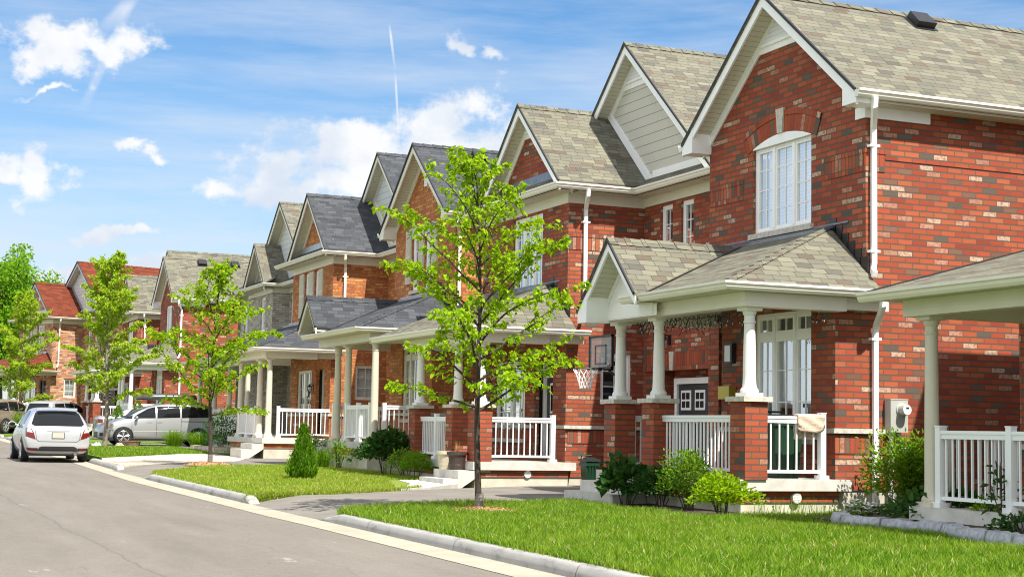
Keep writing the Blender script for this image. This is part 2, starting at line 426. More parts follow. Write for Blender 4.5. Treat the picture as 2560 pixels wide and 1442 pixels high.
def mat_pan():
    m, nt, b = new_mat('gutter pan concrete'); p = pos(nt); a = noise(nt, 3, p, 6, .65); f = noise(nt, 90, p, 3)
    c = ramp(nt, a, [(.3, (.30, .265, .20)), (.7, (.40, .36, .28))])
    c = mix(nt, .4, c, mix(nt, f, (.25, .25, .25), (.75, .75, .75)), 'OVERLAY')
    sp = N(nt, 'ShaderNodeSeparateXYZ'); lk(nt, p, sp.inputs[0])
    j = math_(nt, 'LESS_THAN', math_(nt, 'FRACT', math_(nt, 'DIVIDE', sp.outputs[1], 3.1)), .006)
    c = mix(nt, j, c, (.2, .18, .14))
    lk(nt, c, b.inputs['Base Color']); b.inputs['Roughness'].default_value = .9; bump(nt, f, b, .3, .01); return m
def mat_turf(name, lo, hi):
    m, nt, b = new_mat(name); p = pos(nt); a = noise(nt, 1.3, p, 5, .6); f = noise(nt, 45, p, 4, .7)
    c = ramp(nt, a, [(.3, lo), (.7, hi)]); c = mix(nt, .8, c, mix(nt, f, (.15, .15, .15), (.85, .85, .85)), 'OVERLAY')
    lk(nt, c, b.inputs['Base Color']); b.inputs['Roughness'].default_value = .95; bump(nt, f, b, .8, .03); return m
M['road'] = mat_road(); M['drive'] = mat_drive(); M['kerb'] = mat_kerb(); M['pan'] = mat_pan()
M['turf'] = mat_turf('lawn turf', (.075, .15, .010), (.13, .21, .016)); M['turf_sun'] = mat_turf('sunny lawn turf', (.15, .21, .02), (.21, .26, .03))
M['turf_far'] = mat_turf('far ground', (.09, .13, .03), (.14, .17, .05))
M['paver'] = courses('cream interlock paving', .22, .11, .008, [(0, (.62, .54, .42)), (.4, (.55, .48, .38)), (.7, (.66, .58, .47)), (.9, (.52, .42, .33))], (.33, .22, .14))

ys = [-60, -20, 0, 11, 20, 22, 26, 33, 38, 45, 52, 60, 74, 90, 100, 120, 150, 200, 300, 500, 900]
mb = MB()                                                             # ground to the horizon
for i in range(len(ys) - 1):
    a, b = ys[i], ys[i + 1]
    for x0, x1 in ((-900, -60), (-60, 0), (0, 40), (40, 900)):
        mb.poly(((x0, a, rz(a) - .06), (x1, a, rz(a) - .06), (x1, b, rz(b) - .06), (x0, b, rz(b) - .06)))
tag(mb.build('ground', M['turf_far'], merge=True), kind='structure')
mb = MB(); mp = MB()
for i in range(len(ys) - 1):
    a, b = ys[i], ys[i + 1]
    mb.poly(((-3.2, a, rz(a)), (kx(a) - .42, a, rz(a)), (kx(b) - .42, b, rz(b)), (-3.2, b, rz(b))))
    mp.poly(((kx(a) - .43, a, rz(a) + .005), (kx(a) + .03, a, rz(a) + .012), (kx(b) + .03, b, rz(b) + .012), (kx(b) - .43, b, rz(b) + .005)))
tag(mb.build('road', M['road'], merge=True), kind='structure'); tag(mp.build('gutter_pan', M['pan'], merge=True), kind='structure')

def kerb(y0, y1, t0, t1):
    """kerb run with tapered ends of length t0, t1"""
    mb = MB(); yy = sorted(set([y0, y1] + ([y0 + t0] if t0 else []) + ([y1 - t1] if t1 else []) + [y for y in np.arange(math.ceil(y0), y1, 1.5)]))
    yy = [y for y in yy if y0 <= y <= y1]; rings = []
    for y in yy:
        h = 1.0
        if t0: h = min(h, max(.06, (y - y0) / t0))
        if t1: h = min(h, max(.06, (y1 - y) / t1))
        h = .135 * h ** .75; x = kx(y); z = rz(y)
        rings.append([(x, y, z - .05), (x + .015, y, z + h * .45), (x + .035, y, z + h * .8), (x + .055, y, z + h * .95), (x + .085, y, z + h), (x + .175, y, z + h), (x + .175, y, z - .05)])
    for a, b in zip(rings[:-1], rings[1:]):
        for j in range(6): mb.poly((a[j + 1], a[j], b[j], b[j + 1]), 0, 1 <= j <= 3)
    mb.poly(rings[0]); mb.poly(list(reversed(rings[-1])))
    return tag(mb.build('kerb', M['kerb'], merge=True), kind='structure')
kerb(-20, 20.9, 0, .9); kerb(24.6, 34.2, .35, .9); kerb(38.3, 44.6, .2, .6); kerb(48.5, 55.0, .5, .6); kerb(63.5, 75, .6, .6); kerb(79, 130, .6, 0)

def strip(name, near, far, mat, dz0=.008, dz1=.125, n=22):
    """driveway between two edge polylines (x, y), ramping up from the gutter"""
    mb = MB(); near = sorted(near); far = sorted(far)
    xs = np.linspace(max(near[0][0], far[0][0]), min(near[-1][0], far[-1][0]), n)
    rows = []
    for i, x in enumerate(xs):
        a = np.interp(x, [p[0] for p in near], [p[1] for p in near]); b = np.interp(x, [p[0] for p in far], [p[1] for p in far])
        k = min(1, (x - xs[0]) / .9)
        rows.append([(x, a + (b - a) * t, rz(a + (b - a) * t) + dz0 + (dz1 - dz0) * k) for t in np.linspace(0, 1, 5)])
    for r, s in zip(rows[:-1], rows[1:]):
        for j in range(4): mb.poly((r[j], s[j], s[j + 1], r[j + 1]))
    return tag(mb.build(name, mat, merge=True), kind='structure')
strip('driveway', [(6.1, 20.75), (8.29, 21.9), (10.9, 22.65), (16.3, 23.2)], [(6.05, 24.75), (7.81, 25.6), (9.35, 26.75), (10.6, 27.6), (13.6, 29.2), (16.3, 29.25)], M['drive'])
strip('driveway', [(6.05, 34.1), (8.28, 38.05), (9.68, 38.9), (11.45, 39.6), (16.3, 40.2)], [(6.05, 38.5), (10.3, 43.1), (10.7, 45.6), (13.6, 46.15), (16.3, 46.2)], M['drive'])
strip('driveway', [(6.5, 55.0), (10, 56.8), (13.0, 57.6), (16.3, 57.7)], [(6.6, 63.6), (11, 63.6), (16.3, 63.8)], M['drive'])
strip('driveway', [(6.98, 74.6), (10, 75.6), (16.3, 76)], [(7.0, 79), (11, 79.8), (16.3, 80.5)], M['drive'])

def kline(a, b, off=.19): return [(kx(y) + off, y) for y in np.linspace(a, b, 7)]
def lawn(pts, mat): return sheet('lawn', [(x, y, .15) for x, y in pts], mat)
L1 = kline(-15, 20.2) + [(8.29, 21.9), (10.3, 22.5), (10.95, 22.6), (16.4, 22.6), (16.4, 9), (30, 9), (30, -15)]
L2 = kline(25.2, 33.6) + [(8.28, 38.0), (9.68, 38.85), (11.3, 39.5), (11.9, 39.5), (16.4, 39.5), (16.4, 30.2), (10.7, 30.2), (10.7, 28.8), (9.9, 27.35), (9.35, 26.8), (7.81, 25.65)]
L3 = [(6.7, 44.6), (9.67, 49.1), (12.0, 49.6), (14, 49.6), (14, 57), (11.6, 56.6), (9.9, 56.7), (6.7, 55.2)]
L4 = kline(63.8, 74.5) + [(10, 75.3), (14, 75.8), (14, 63.9)]
L5 = kline(79.4, 120) + [(24, 120), (14, 80.6), (11, 79.9)]
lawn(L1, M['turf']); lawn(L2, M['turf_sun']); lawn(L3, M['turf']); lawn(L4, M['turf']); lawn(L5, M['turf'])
sheet('paving', [(6.25, 38.75, .135), (10.25, 43.1, .135), (10.75, 44.6, .135), (11.0, 45.4, .135), (11.0, 49.4, .135), (9.75, 49.0, .135), (6.72, 44.5, .135), (6.3, 41.5, .135)], M['paver'])
sheet('path', [(9.35, 26.75, .16), (10.15, 27.4, .16), (11.3, 28.9, .16), (11.3, 30.5, .16), (10.6, 30.5, .16), (10.3, 28.9, .16)], M['concrete'])
sheet('yard', [(16.4, 9, .14), (16.4, 140, .14), (40, 140, .14), (40, 9, .14)], M['turf'])
M['valley'] = plain('brown valley metal', (.075, .062, .045), .5, .2, 6)
# ------------------------------------------------------------------ house kit
class H:
    """one dwelling; x stays world X (camera frame), y is local to Y0, z is shifted by dz"""
    def __init__(s, Y0, dz, st, root): s.Y0, s.dz, s.st, s.root = Y0, dz, st, root; s.off = Vector((0, Y0, dz))
    def mb(s, swap=False): m = MB(swap); m.off = s.off; return m
    def put(s, mb, name, mat, parent=None, label=None, merge=False):
        return mb.build(name, M[mat] if isinstance(mat, str) else mat, parent or s.root, label, merge)

def wgrid(mb, ax, c, a0, a1, z0, z1, holes=(), rv=.12):
    P = (lambda a, z, d=0: (c + d, a, z)) if ax == 'X' else (lambda a, z, d=0: (a, c + d, z))
    A = sorted({a0, a1, *[h[0] for h in holes], *[h[1] for h in holes]}); Z = sorted({z0, z1, *[h[2] for h in holes], *[h[3] for h in holes]})
    for i in range(len(A) - 1):
        for j in range(len(Z) - 1):
            am, zm = (A[i] + A[i + 1]) / 2, (Z[j] + Z[j + 1]) / 2
            if any(h[0] < am < h[1] and h[2] < zm < h[3] for h in holes): continue
            mb.poly((P(A[i], Z[j]), P(A[i + 1], Z[j]), P(A[i + 1], Z[j + 1]), P(A[i], Z[j + 1])))
    for h in holes:
        b0, b1, y0, y1 = h[:4]
        mb.poly((P(b0, y0), P(b0, y1), P(b0, y1, rv), P(b0, y0, rv))); mb.poly((P(b1, y0), P(b1, y0, rv), P(b1, y1, rv), P(b1, y1)))
        mb.poly((P(b0, y1), P(b1, y1), P(b1, y1, rv), P(b0, y1, rv))); mb.poly((P(b0, y0), P(b0, y0, rv), P(b1, y0, rv), P(b1, y0)))

def abox(mb, ax, c, a0, a1, z0, z1, d0, d1):
    if ax == 'X': mb.box(c + d0, c + d1, a0, a1, z0, z1)
    else: mb.box(a0, a1, c + d0, c + d1, z0, z1)
def aquad(mb, ax, c, a0, a1, z0, z1, d):
    P = (lambda a, z: (c + d, a, z)) if ax == 'X' else (lambda a, z: (a, c + d, z))
    mb.poly((P(a0, z0), P(a1, z0), P(a1, z1), P(a0, z1)))

def window(h, ax, c, a0, a1, z0, z1, cols=(1,), mh=3, mv=1, back='dark_room', sill='stone', transom=None, trim='white', label=None, d=.05, name='window'):
    """window set in an opening: frame mesh, with pane, blind and sill as its own pieces"""
    f = h.mb(); g = h.mb(); w = .055
    abox(f, ax, c, a0, a0 + w, z0, z1, d, d + .08); abox(f, ax, c, a1 - w, a1, z0, z1, d, d + .08)
    abox(f, ax, c, a0 + w, a1 - w, z1 - w, z1, d, d + .08); abox(f, ax, c, a0 + w, a1 - w, z0, z0 + w, d, d + .08)
    rows = [(z0 + w, z1 - w)]
    if transom:
        abox(f, ax, c, a0 + w, a1 - w, transom - .045, transom + .045, d + .004, d + .076); rows = [(z0 + w, transom - .045), (transom + .045, z1 - w)]
    tot = sum(cols); a = a0 + w; W = (a1 - a0 - 2 * w)
    for i, k in enumerate(cols):
        b = a + W * k / tot
        if i: abox(f, ax, c, a - .035, a + .035, z0 + w, z1 - w, d - .012, d + .07)
        l, r = a + (.035 if i else 0), b - (.035 if i < len(cols) - 1 else 0)
        for q, (s0, s1) in enumerate(rows):
            e = .038
            abox(f, ax, c, l, l + e, s0, s1, d + .012, d + .06); abox(f, ax, c, r - e, r, s0, s1, d + .012, d + .06)
            abox(f, ax, c, l + e, r - e, s1 - e, s1, d + .012, d + .06); abox(f, ax, c, l + e, r - e, s0, s0 + e, d + .012, d + .06)
            aquad(g, ax, c, l + e, r - e, s0 + e, s1 - e, d + .04)
            nh = 0 if q else mh
            for t in range(nh):
                zz = s0 + (s1 - s0) * (t + 1) / (nh + 1); abox(f, ax, c, l + e, r - e, zz - .008, zz + .008, d + .028, d + .046)
            for t in range(mv):
                aa = l + (r - l) * (t + 1) / (mv + 1); abox(f, ax, c, aa - .008, aa + .008, s0 + e, s1 - e, d + .026, d + .044)
        a = b
    o = h.put(f, name, trim, label=label); h.put(g, 'pane', 'glass', o)
    k = h.mb(); bk = d + .16
    if back == 'half':       # white blind over one part, dark room beside it
        m_ = a0 + (a1 - a0) * .28; aquad(k, ax, c, a0, a1 - (a1 - a0) * .10, z0, z1, bk); h.put(k, 'blind', 'blind', o)
        k = h.mb(); aquad(k, ax, c, a0, a1, z0, z1, bk + .3); h.put(k, 'room', 'dark_room', o)
    elif back == 'curtains':
        k1 = h.mb(); n = 26
        for side in (0, 1):
            s0, s1 = (a0, a0 + (a1 - a0) * .27) if side == 0 else (a1 - (a1 - a0) * .30, a1)
            for t in range(n):
                u0, u1 = s0 + (s1 - s0) * t / n, s0 + (s1 - s0) * (t + 1) / n
                P = (lambda a, z, dd: (c + dd, a, z)) if ax == 'X' else (lambda a, z, dd: (a, c + dd, z))
                e0, e1 = bk + .02 * math.sin(t * 1.3), bk + .02 * math.sin((t + 1) * 1.3)
                k1.poly((P(u0, z0, e0), P(u1, z0, e1), P(u1, z1, e1), P(u0, z1, e0)), 0, True)
        h.put(k1, 'curtain', 'curtain', o, merge=True)
        aquad(k, ax, c, a0, a1, z0, z1, bk + .35); h.put(k, 'room', 'dark_room', o)
    else:
        aquad(k, ax, c, a0, a1, z0, z1, bk); h.put(k, 'blind' if back in ('blind', 'curtain') else 'room', back, o)
    if sill:
        s_ = h.mb(); abox(s_, ax, c, a0 - .07, a1 + .07, z0 - .09, z0 - .002, -.06, .1); h.put(s_, 'sill', sill, o)
    return o

def soldier(h, ax, c, a0, a1, z0, z1, mat='soldier_red', d=-.012, name='soldier_course'):
    m = h.mb(True); abox(m, ax, c, a0, a1, z0, z1, d, .03); return h.put(m, name, mat)

def gutter(h, path, left, parent=None, mat='cream', name='gutter', hgt=.12):
    m = h.mb(); m.sweep(path, [(0, 0), (.07, 0), (.095, .035), (.105, .07), (.125, .085), (.125, hgt), (.112, hgt), (.112, .09), (.01, hgt - .01), (0, hgt - .01)], 0, left)
    return h.put(m, name, mat, parent)

def spout(h, pts, straps=(), mat='white', r=.052, strapy=None):
    m = h.mb(); m.tube(pts, r, 4, True, 0, True)
    o = h.put(m, 'downspout', mat)
    for (x, y, z) in straps:
        k = h.mb(); k.box(x - .085, x + .085, y - .045, y + .045, z - .018, z + .018); h.put(k, 'strap', mat, o)
    return o

def slab_roof(m, P, th=.06):
    n = len(P); Q = [(p[0], p[1], p[2] - th) for p in P]
    m.poly(P); m.poly(list(reversed(Q)))
    for i in range(n):
        j = (i + 1) % n; m.poly((P[j], P[i], Q[i], Q[j]))

def gable(h, yc, half, za, s, xf, xb, xw, wall_poly_base, roofmat, trim, wallmat, soffit='soffit', vent=None, boxes=None, rake=.19, small=False, pane_mat=None, halfL=None):
    """front-facing gable: roof with ridge along X, barge boards, slatted soffit, frieze, gable wall"""
    hl = halfL or half; z = lambda y: za - s * abs(y - yc)
    y0, y1 = yc - half, yc + hl
    m = h.mb()
    slab_roof(m, [(xf - .03, y0, z(y0)), (xb, y0, z(y0)), (xb, yc, za), (xf - .03, yc, za)], .055)
    slab_roof(m, [(xf - .03, yc, za), (xb, yc, za), (xb, y1, z(y1)), (xf - .03, y1, z(y1))], .055)
    ro = h.put(m, 'roof', roofmat)
    k = h.mb(); n = int((xb - xf) / .28)                              # ridge cap
    for i in range(n):
        a = xf - .03 + (xb - xf) * i / n; b = a + (xb - xf) / n + .03
        for sg in (-1, 1):
            k.poly(((a, yc, za + .028), (b, yc, za + .012), (b, yc + sg * .13, za + .012 - s * .13), (a, yc + sg * .13, za + .028 - s * .13)))
            k.poly(((a, yc, za + .028), (a, yc + sg * .13, za + .028 - s * .13), (a, yc + sg * .13, za - s * .13 - .01), (a, yc, za)))
    h.put(k, 'ridge_cap', roofmat, ro)
    k = h.mb()
    e = .006
    for a, b in ((y0, yc), (yc, y1)):                                # dark drip edge above the barge board
        k.prism([(xf - .036, a, z(a) + e), (xf - .036, b, z(b) + e), (xf - .036, b, z(b) - .045), (xf - .036, a, z(a) - .045)], (.03, 0, 0))
    h.put(k, 'drip_edge', 'roof_edge', ro)
    k = h.mb()
    for a, b in ((y0, yc), (yc, y1)):
        k.prism([(xf, a, z(a) - .05), (xf, b, z(b) - .05), (xf, b, z(b) - .05 - rake), (xf, a, z(a) - .05 - rake)], (.035, 0, 0))
    h.put(k, 'barge_board', trim)
    k = h.mb()
    for a, b in ((y0, yc), (yc, y1)):
        k.poly(((xf + .03, a, z(a) - .15), (xw, a, z(a) - .15), (xw, b, z(b) - .15), (xf + .03, b, z(b) - .15)))
    h.put(k, 'soffit', soffit)
    k = h.mb(); fw = .12 if small else .2
    for a, b in ((y0 + .1, yc), (yc, y1 - .1)):
        k.prism([(xw - .028, a, z(a) - .14), (xw - .028, b, z(b) - .14), (xw - .028, b, z(b) - .14 - fw), (xw - .028, a, z(a) - .14 - fw)], (.03, 0, 0))
    if vent:
        zb = vent[0]; hw = (za - .14 - zb) / s
        k.prism([(xw - .024, yc - hw, zb), (xw - .024, yc + hw, zb), (xw - .024, yc, za - .14)], (.03, 0, 0))
        fz = h.put(k, 'gable_trim', trim)
        zz = vent[1]; top = za - .27; hw = (top - zz) / s * .96
        v = h.mb(); v.prism([(xw - .045, yc - hw, zz), (xw - .045, yc + hw, zz), (xw - .045, yc, top)], (.025, 0, 0)); h.put(v, 'louvre_vent', 'louver', fz)
        v = h.mb()
        for p, q in (((yc - hw - .05, zz - .04), (yc + hw + .05, zz - .04)),):
            v.box(xw - .06, xw - .02, p[0], q[0], zz - .05, zz)
        h.put(v, 'vent_frame', trim, fz)
    else: h.put(k, 'gable_trim', trim)
    if wall_poly_base is not None:
        zb, w0, w1 = wall_poly_base
        zt0, zt1 = z(w0) - .1, z(w1) - .1
        P = [(xw, w0, zb), (xw, w1, zb)]
        if zt1 > zb: P.append((xw, w1, zt1))
        P.append((xw, yc, za - .1))
        if zt0 > zb: P.append((xw, w0, zt0))
        k = h.mb(); k.poly(P); h.put(k, 'gable_wall', wallmat)
    return ro

def column(h, x, y, z0, z1, r, mat, full=False):
    m = h.mb(); H_ = z1 - z0; b = .055
    m.box(x - r * 1.5, x + r * 1.5, y - r * 1.5, y + r * 1.5, z0, z0 + b)
    m.box(x - r * 1.4, x + r * 1.4, y - r * 1.4, y + r * 1.4, z1 - .05, z1)
    pr = [(r * 1.38, b), (r * 1.42, b + .03), (r * 1.3, b + .06), (r * 1.12, b + .075), (r * 1.05, b + .12), (r, b + .2)]
    pr += [(r * (1 - .17 * t ** 1.6), b + .2 + (H_ - b - .45) * t) for t in (.25, .5, .75, 1)]
    zt = H_ - .25; q = r * .83
    pr += [(q, zt + .02), (q * 1.14, zt + .03), (q * 1.14, zt + .055), (q, zt + .065), (q, zt + .13), (q * 1.12, zt + .14), (q * 1.3, zt + .185), (q * 1.33, zt + .2)]
    m.lathe((x, y, z0), pr, 20); return h.put(m, 'porch_column', mat)

def pier(h, x0, y0, w, d, z0, z1, brick):
    m = h.mb(); m.box(x0, x0 + d, y0, y0 + w, z0, z1); o = h.put(m, 'porch_pier', brick)
    k = h.mb(); k.box(x0 - .055, x0 + d + .055, y0 - .055, y0 + w + .055, z1, z1 + .07); h.put(k, 'pier_cap', 'stone', o); return o

def railing(h, p0, p1, z, hgt=.9, posts=(0, 0), gap=.105, mid=0, name='porch_railing'):
    """p0, p1 = (x, y) ends; z = floor"""
    a, b = Vector((*p0, 0)), Vector((*p1, 0)); t = (b - a); L = t.length; t.normalize(); n = Vector((-t.y, t.x, 0))
    m = h.mb()
    def bar(q0, q1, w, z0, z1):
        A, B = q0 + n * w / 2, q0 - n * w / 2; C_, D = q1 - n * w / 2, q1 + n * w / 2
        m.prism([(A.x, A.y, z0), (B.x, B.y, z0), (C_.x, C_.y, z0), (D.x, D.y, z0)], (0, 0, z1 - z0))
    bar(a, b, .07, z + hgt - .04, z + hgt); bar(a, b, .05, z + hgt - .1, z + hgt - .04); bar(a, b, .045, z + .09, z + .135)
    k = max(2, int(round(L / gap)))
    for i in range(1, k):
        c = a + t * (L * i / k); m.box(c.x - .011, c.x + .011, c.y - .011, c.y + .011, z + .135, z + hgt - .1)
    o = h.put(m, name, 'rail_white')
    ps = [p for p, q in ((a, posts[0]), (b, posts[1])) if q] + [a + t * (L * (i + 1) / (mid + 1)) for i in range(mid)]
    for c in ps:
        k_ = h.mb(); w = .045; top = z + hgt + .045
        k_.box(c.x - w, c.x + w, c.y - w, c.y + w, z + .06, top); k_.box(c.x - w * 1.12, c.x + w * 1.12, c.y - w * 1.12, c.y + w * 1.12, top, top + .015)
        k_.box(c.x - w * 1.7, c.x + w * 1.7, c.y - w * 1.7, c.y + w * 1.7, z, z + .06); h.put(k_, 'rail_post', 'rail_white', o)
    return o

def steps(h, x_top, n, y0, y1, z_top, rise, run, zg, side=True):
    m = h.mb()
    for i in range(n):
        x1 = x_top - run * i; z1 = z_top - rise * (i + 1)
        m.box(x1 - run, x1 + .02 * (i == 0), y0, y1, zg, z1)
    m.box(x_top, x_top + .3, y0, y1, zg, z_top - .16)
    return h.put(m, 'porch_steps', 'concrete')

def hip_porch(h, xe, xw, ya, yb, ze, zw, run, roofmat, trim, beam_x, beam_y0, beam_y1, wall_x_end, gut_end=None, zb=1.79, beam='cream'):
    """lean-to porch roof with a hipped near end: eave at xe, wall at xw; near corner ya, far end yb"""
    yr = ya + run; m = h.mb()
    zx = lambda x: ze + (zw - ze) * (x - xe) / (xw - xe); gq = gut_end
    if gq:
        slab_roof(m, [(xe, ya, ze), (xw, yr, zw), (xw, gq + .4, zw), (xe, gq - .45, ze)][::-1], .05); slab_roof(m, [(11.62, gq - .3, zx(11.62)), (xw, gq + .4, zw), (xw, yb - .35, zw), (11.62, yb, zx(11.62))][::-1], .05)
    else: slab_roof(m, [(xe, ya, ze), (xw, yr, zw), (xw, yb - .35, zw), (xe, yb, ze)][::-1], .05)
    slab_roof(m, [(xe, ya, ze), (wall_x_end, ya, ze), (xw, ya, ze), (xw, yr, zw)] if wall_x_end <= xw else [(xe, ya, ze), (xw, ya, ze), (xw, yr, zw)], .05)
    slab_roof(m, [(xe, yb, ze), (xw, yb - .35, zw), (xw, yb, ze)], .05)
    if wall_x_end > xw: m.box(xw, wall_x_end, ya, ya + .3, ze - .05, ze)
    ro = h.put(m, 'porch_roof', roofmat)
    k = h.mb(); a, b = Vector((xe, ya, ze)), Vector((xw, yr, zw)); n = 13                       # hip caps
    d1 = Vector((0, 1, 0)) * .13; d2 = Vector((1, 0, 0)) * .13
    sl1 = 0; sl2 = 0
    for i in range(n):
        p, q = a.lerp(b, i / n), a.lerp(b, (i + 1) / n + .015); u = Vector((0, 0, .03)); u2 = Vector((0, 0, .012))
        k.poly((p + u, q + u2, q + d1 + u2, p + d1 + u)); k.poly((p + u, p + d2 + u, q + d2 + u2, q + u2))
        k.poly((p + u, p + d1 + u, p + d1 - u * .3, p - u * .3)); k.poly((p + u, p - u * .3, p + d2 - u * .3, p + d2 + u))
    h.put(k, 'hip_cap', roofmat, ro)
    k = h.mb(); sl_ = (zw - ze) / (xw - xe); k.prism([(xw - .30, yr - .12, zw - .30 * sl_ + .012), (xw, yr - .12, zw + .02), (xw, yr - .12, zw - .03), (xw - .30, yr - .12, zw - .30 * sl_ - .01)], (0, yb - yr - .2, 0)); k.box(xw - .025, xw, yr - .5, yb - .3, zw + .0, zw + .028)
    h.put(k, 'flashing', h.st.get('flash', 'lead'), ro)
    k = h.mb(); nst = 6                                                                        # stepped side flashing
    for i in range(nst):
        y_ = ya + .32 + (run - .34) * i / nst; z_ = ze + (zw - ze) * (y_ - ya) / run
        k.box(xw - .012, xw + .01, y_, y_ + (run - .34) / nst + .02, z_ - .05, z_ + .26)
    h.put(k, 'step_flashing', 'black_metal', ro)
    g = gutter(h, [(wall_x_end, ya, ze - .13), (xe, ya, ze - .13), (xe, gut_end or yb, ze - .13)], True, None, trim)
    k = h.mb(); zs = ze - .12
    k.poly(((xe, ya, zs), (xe, gq or yb, zs), (xw, gq or yb, zs), (xw, ya, zs)));
    if gq: k.poly(((11.55, gq, zs), (11.55, yb, zs), (xw, yb, zs), (xw, gq, zs)))
    k.poly(((xw, ya, zs), (xw, beam_y0 + .2, zs), (wall_x_end, beam_y0 + .2, zs), (wall_x_end, ya, zs)))
    h.put(k, 'porch_soffit', 'soffit')
    k = h.mb(); k.box(beam_x, beam_x + .24, beam_y0, beam_y1, zb, zs - .003); k.box(beam_x + .24, xw - .5, beam_y0, beam_y0 + .24, zb, zs - .003)
    k.box(xw - .49, xw + .28, beam_y0 + .06, beam_y0 + .26, zb + .035, zs - .003); k.box(beam_x - .012, beam_x, beam_y0 - .012, beam_y1, zb + .07, zb + .1)
    k.box(beam_x + .24, xw - .2, beam_y1 - .24, beam_y1, zb, zs - .003)
    h.put(k, 'porch_beam', beam); return ro

def door(h, c, a0, a1, z0, z1, oval=False, mat='door_grey', trim='white'):
    m = h.mb(); w = .11
    m.box(c - .02, c + .06, a0 - w, a0, z0, z1 + w); m.box(c - .02, c + .06, a1, a1 + w, z0, z1 + w); m.box(c - .02, c + .06, a0, a1, z1, z1 + w)
    m.box(c + .03, c + .06, a0, a1, z1 - .38, z1 - .32)
    fr = h.put(m, 'door_frame', trim)
    k = h.mb(); k.box(c + .03, c + .07, a0, a1, z0, z1 - .38)
    for zz in (z0 + .15, z0 + .6): k.box(c + .018, c + .03, a0 + .15, a1 - .15, zz, zz + .3)
    d = h.put(k, 'front_door', mat)
    k = h.mb(); k.box(c + .012, c + .03, a0 + .2, a1 - .2, z0 + .95, z1 - .5); g = h.put(k, 'door_light', trim, d)
    k = h.mb(); k.lathe((c + .03, a0 + .1, z0 + .95), [(.02, 0), (.02, -.05), (.03, -.055), (.03, -.08), (.01, -.09)], 10, axis='X'); h.put(k, 'handle', 'black_metal', d)
    k = h.mb(); aquad(k, 'X', c, a0 + .24, a1 - .24, z0 + 1.0, z1 - .55, .01); aquad(k, 'X', c, a0, a1, z1 - .31, z1 - .01, .045); h.put(k, 'pane', 'car_glass', d)

def coach_lamp(h, x, y, z):
    m = h.mb(); m.box(x - .02, x, y - .05, y + .05, z - .1, z + .1); m.tube([(x, y, z + .02), (x - .07, y, z + .1), (x - .12, y, z + .08)], .012, 6)
    m.lathe((x - .12, y, z - .2), [(.035, 0), (.05, .02), (.055, .02)], 6); m.lathe((x - .12, y, z), [(.075, 0), (.06, .03), (.02, .07), (.008, .1)], 6)
    for i in range(6):
        a = i * math.pi / 3; m.tube([(x - .12 + .05 * math.cos(a), y + .05 * math.sin(a), z - .18), (x - .12 + .068 * math.cos(a), y + .068 * math.sin(a), z)], .006, 4)
    o = h.put(m, 'wall_lamp', 'black_metal'); k = h.mb(); k.lathe((x - .12, y, z - .18), [(.045, 0), (.062, .18)], 6); h.put(k, 'lamp_glass', 'glass', o)

def roof_vent(h, x, y, z, s, parent):
    m = h.mb(); t = Vector((0, 1, s)).normalized(); n = Vector((0, -s, 1)).normalized()
    m.off = Vector((0, 0, 0)); c = Vector((x, y, z)) + h.off; q_ = .72
    def P(a, b, e): a, b, e = a * q_, b * q_, e * q_ if e > .015 else e; p = c + Vector((1, 0, 0)) * a + t * b + n * e; return tuple(p)
    A = [P(-.26, -.24, .02), P(.26, -.24, .02), P(.26, .24, .02), P(-.26, .24, .02)]; B = [P(-.26, -.26, .17), P(.26, -.26, .17), P(.24, .22, .2), P(-.24, .22, .2)]
    m.poly(B); 
    for i in range(4): m.poly((A[i], A[(i + 1) % 4], B[(i + 1) % 4], B[i]))
    m.poly((P(-.33, -.34, .012), P(.33, -.34, .012), P(.33, .3, .012), P(-.33, .3, .012)))
    h.put(m, 'roof_vent', 'black_metal', parent)

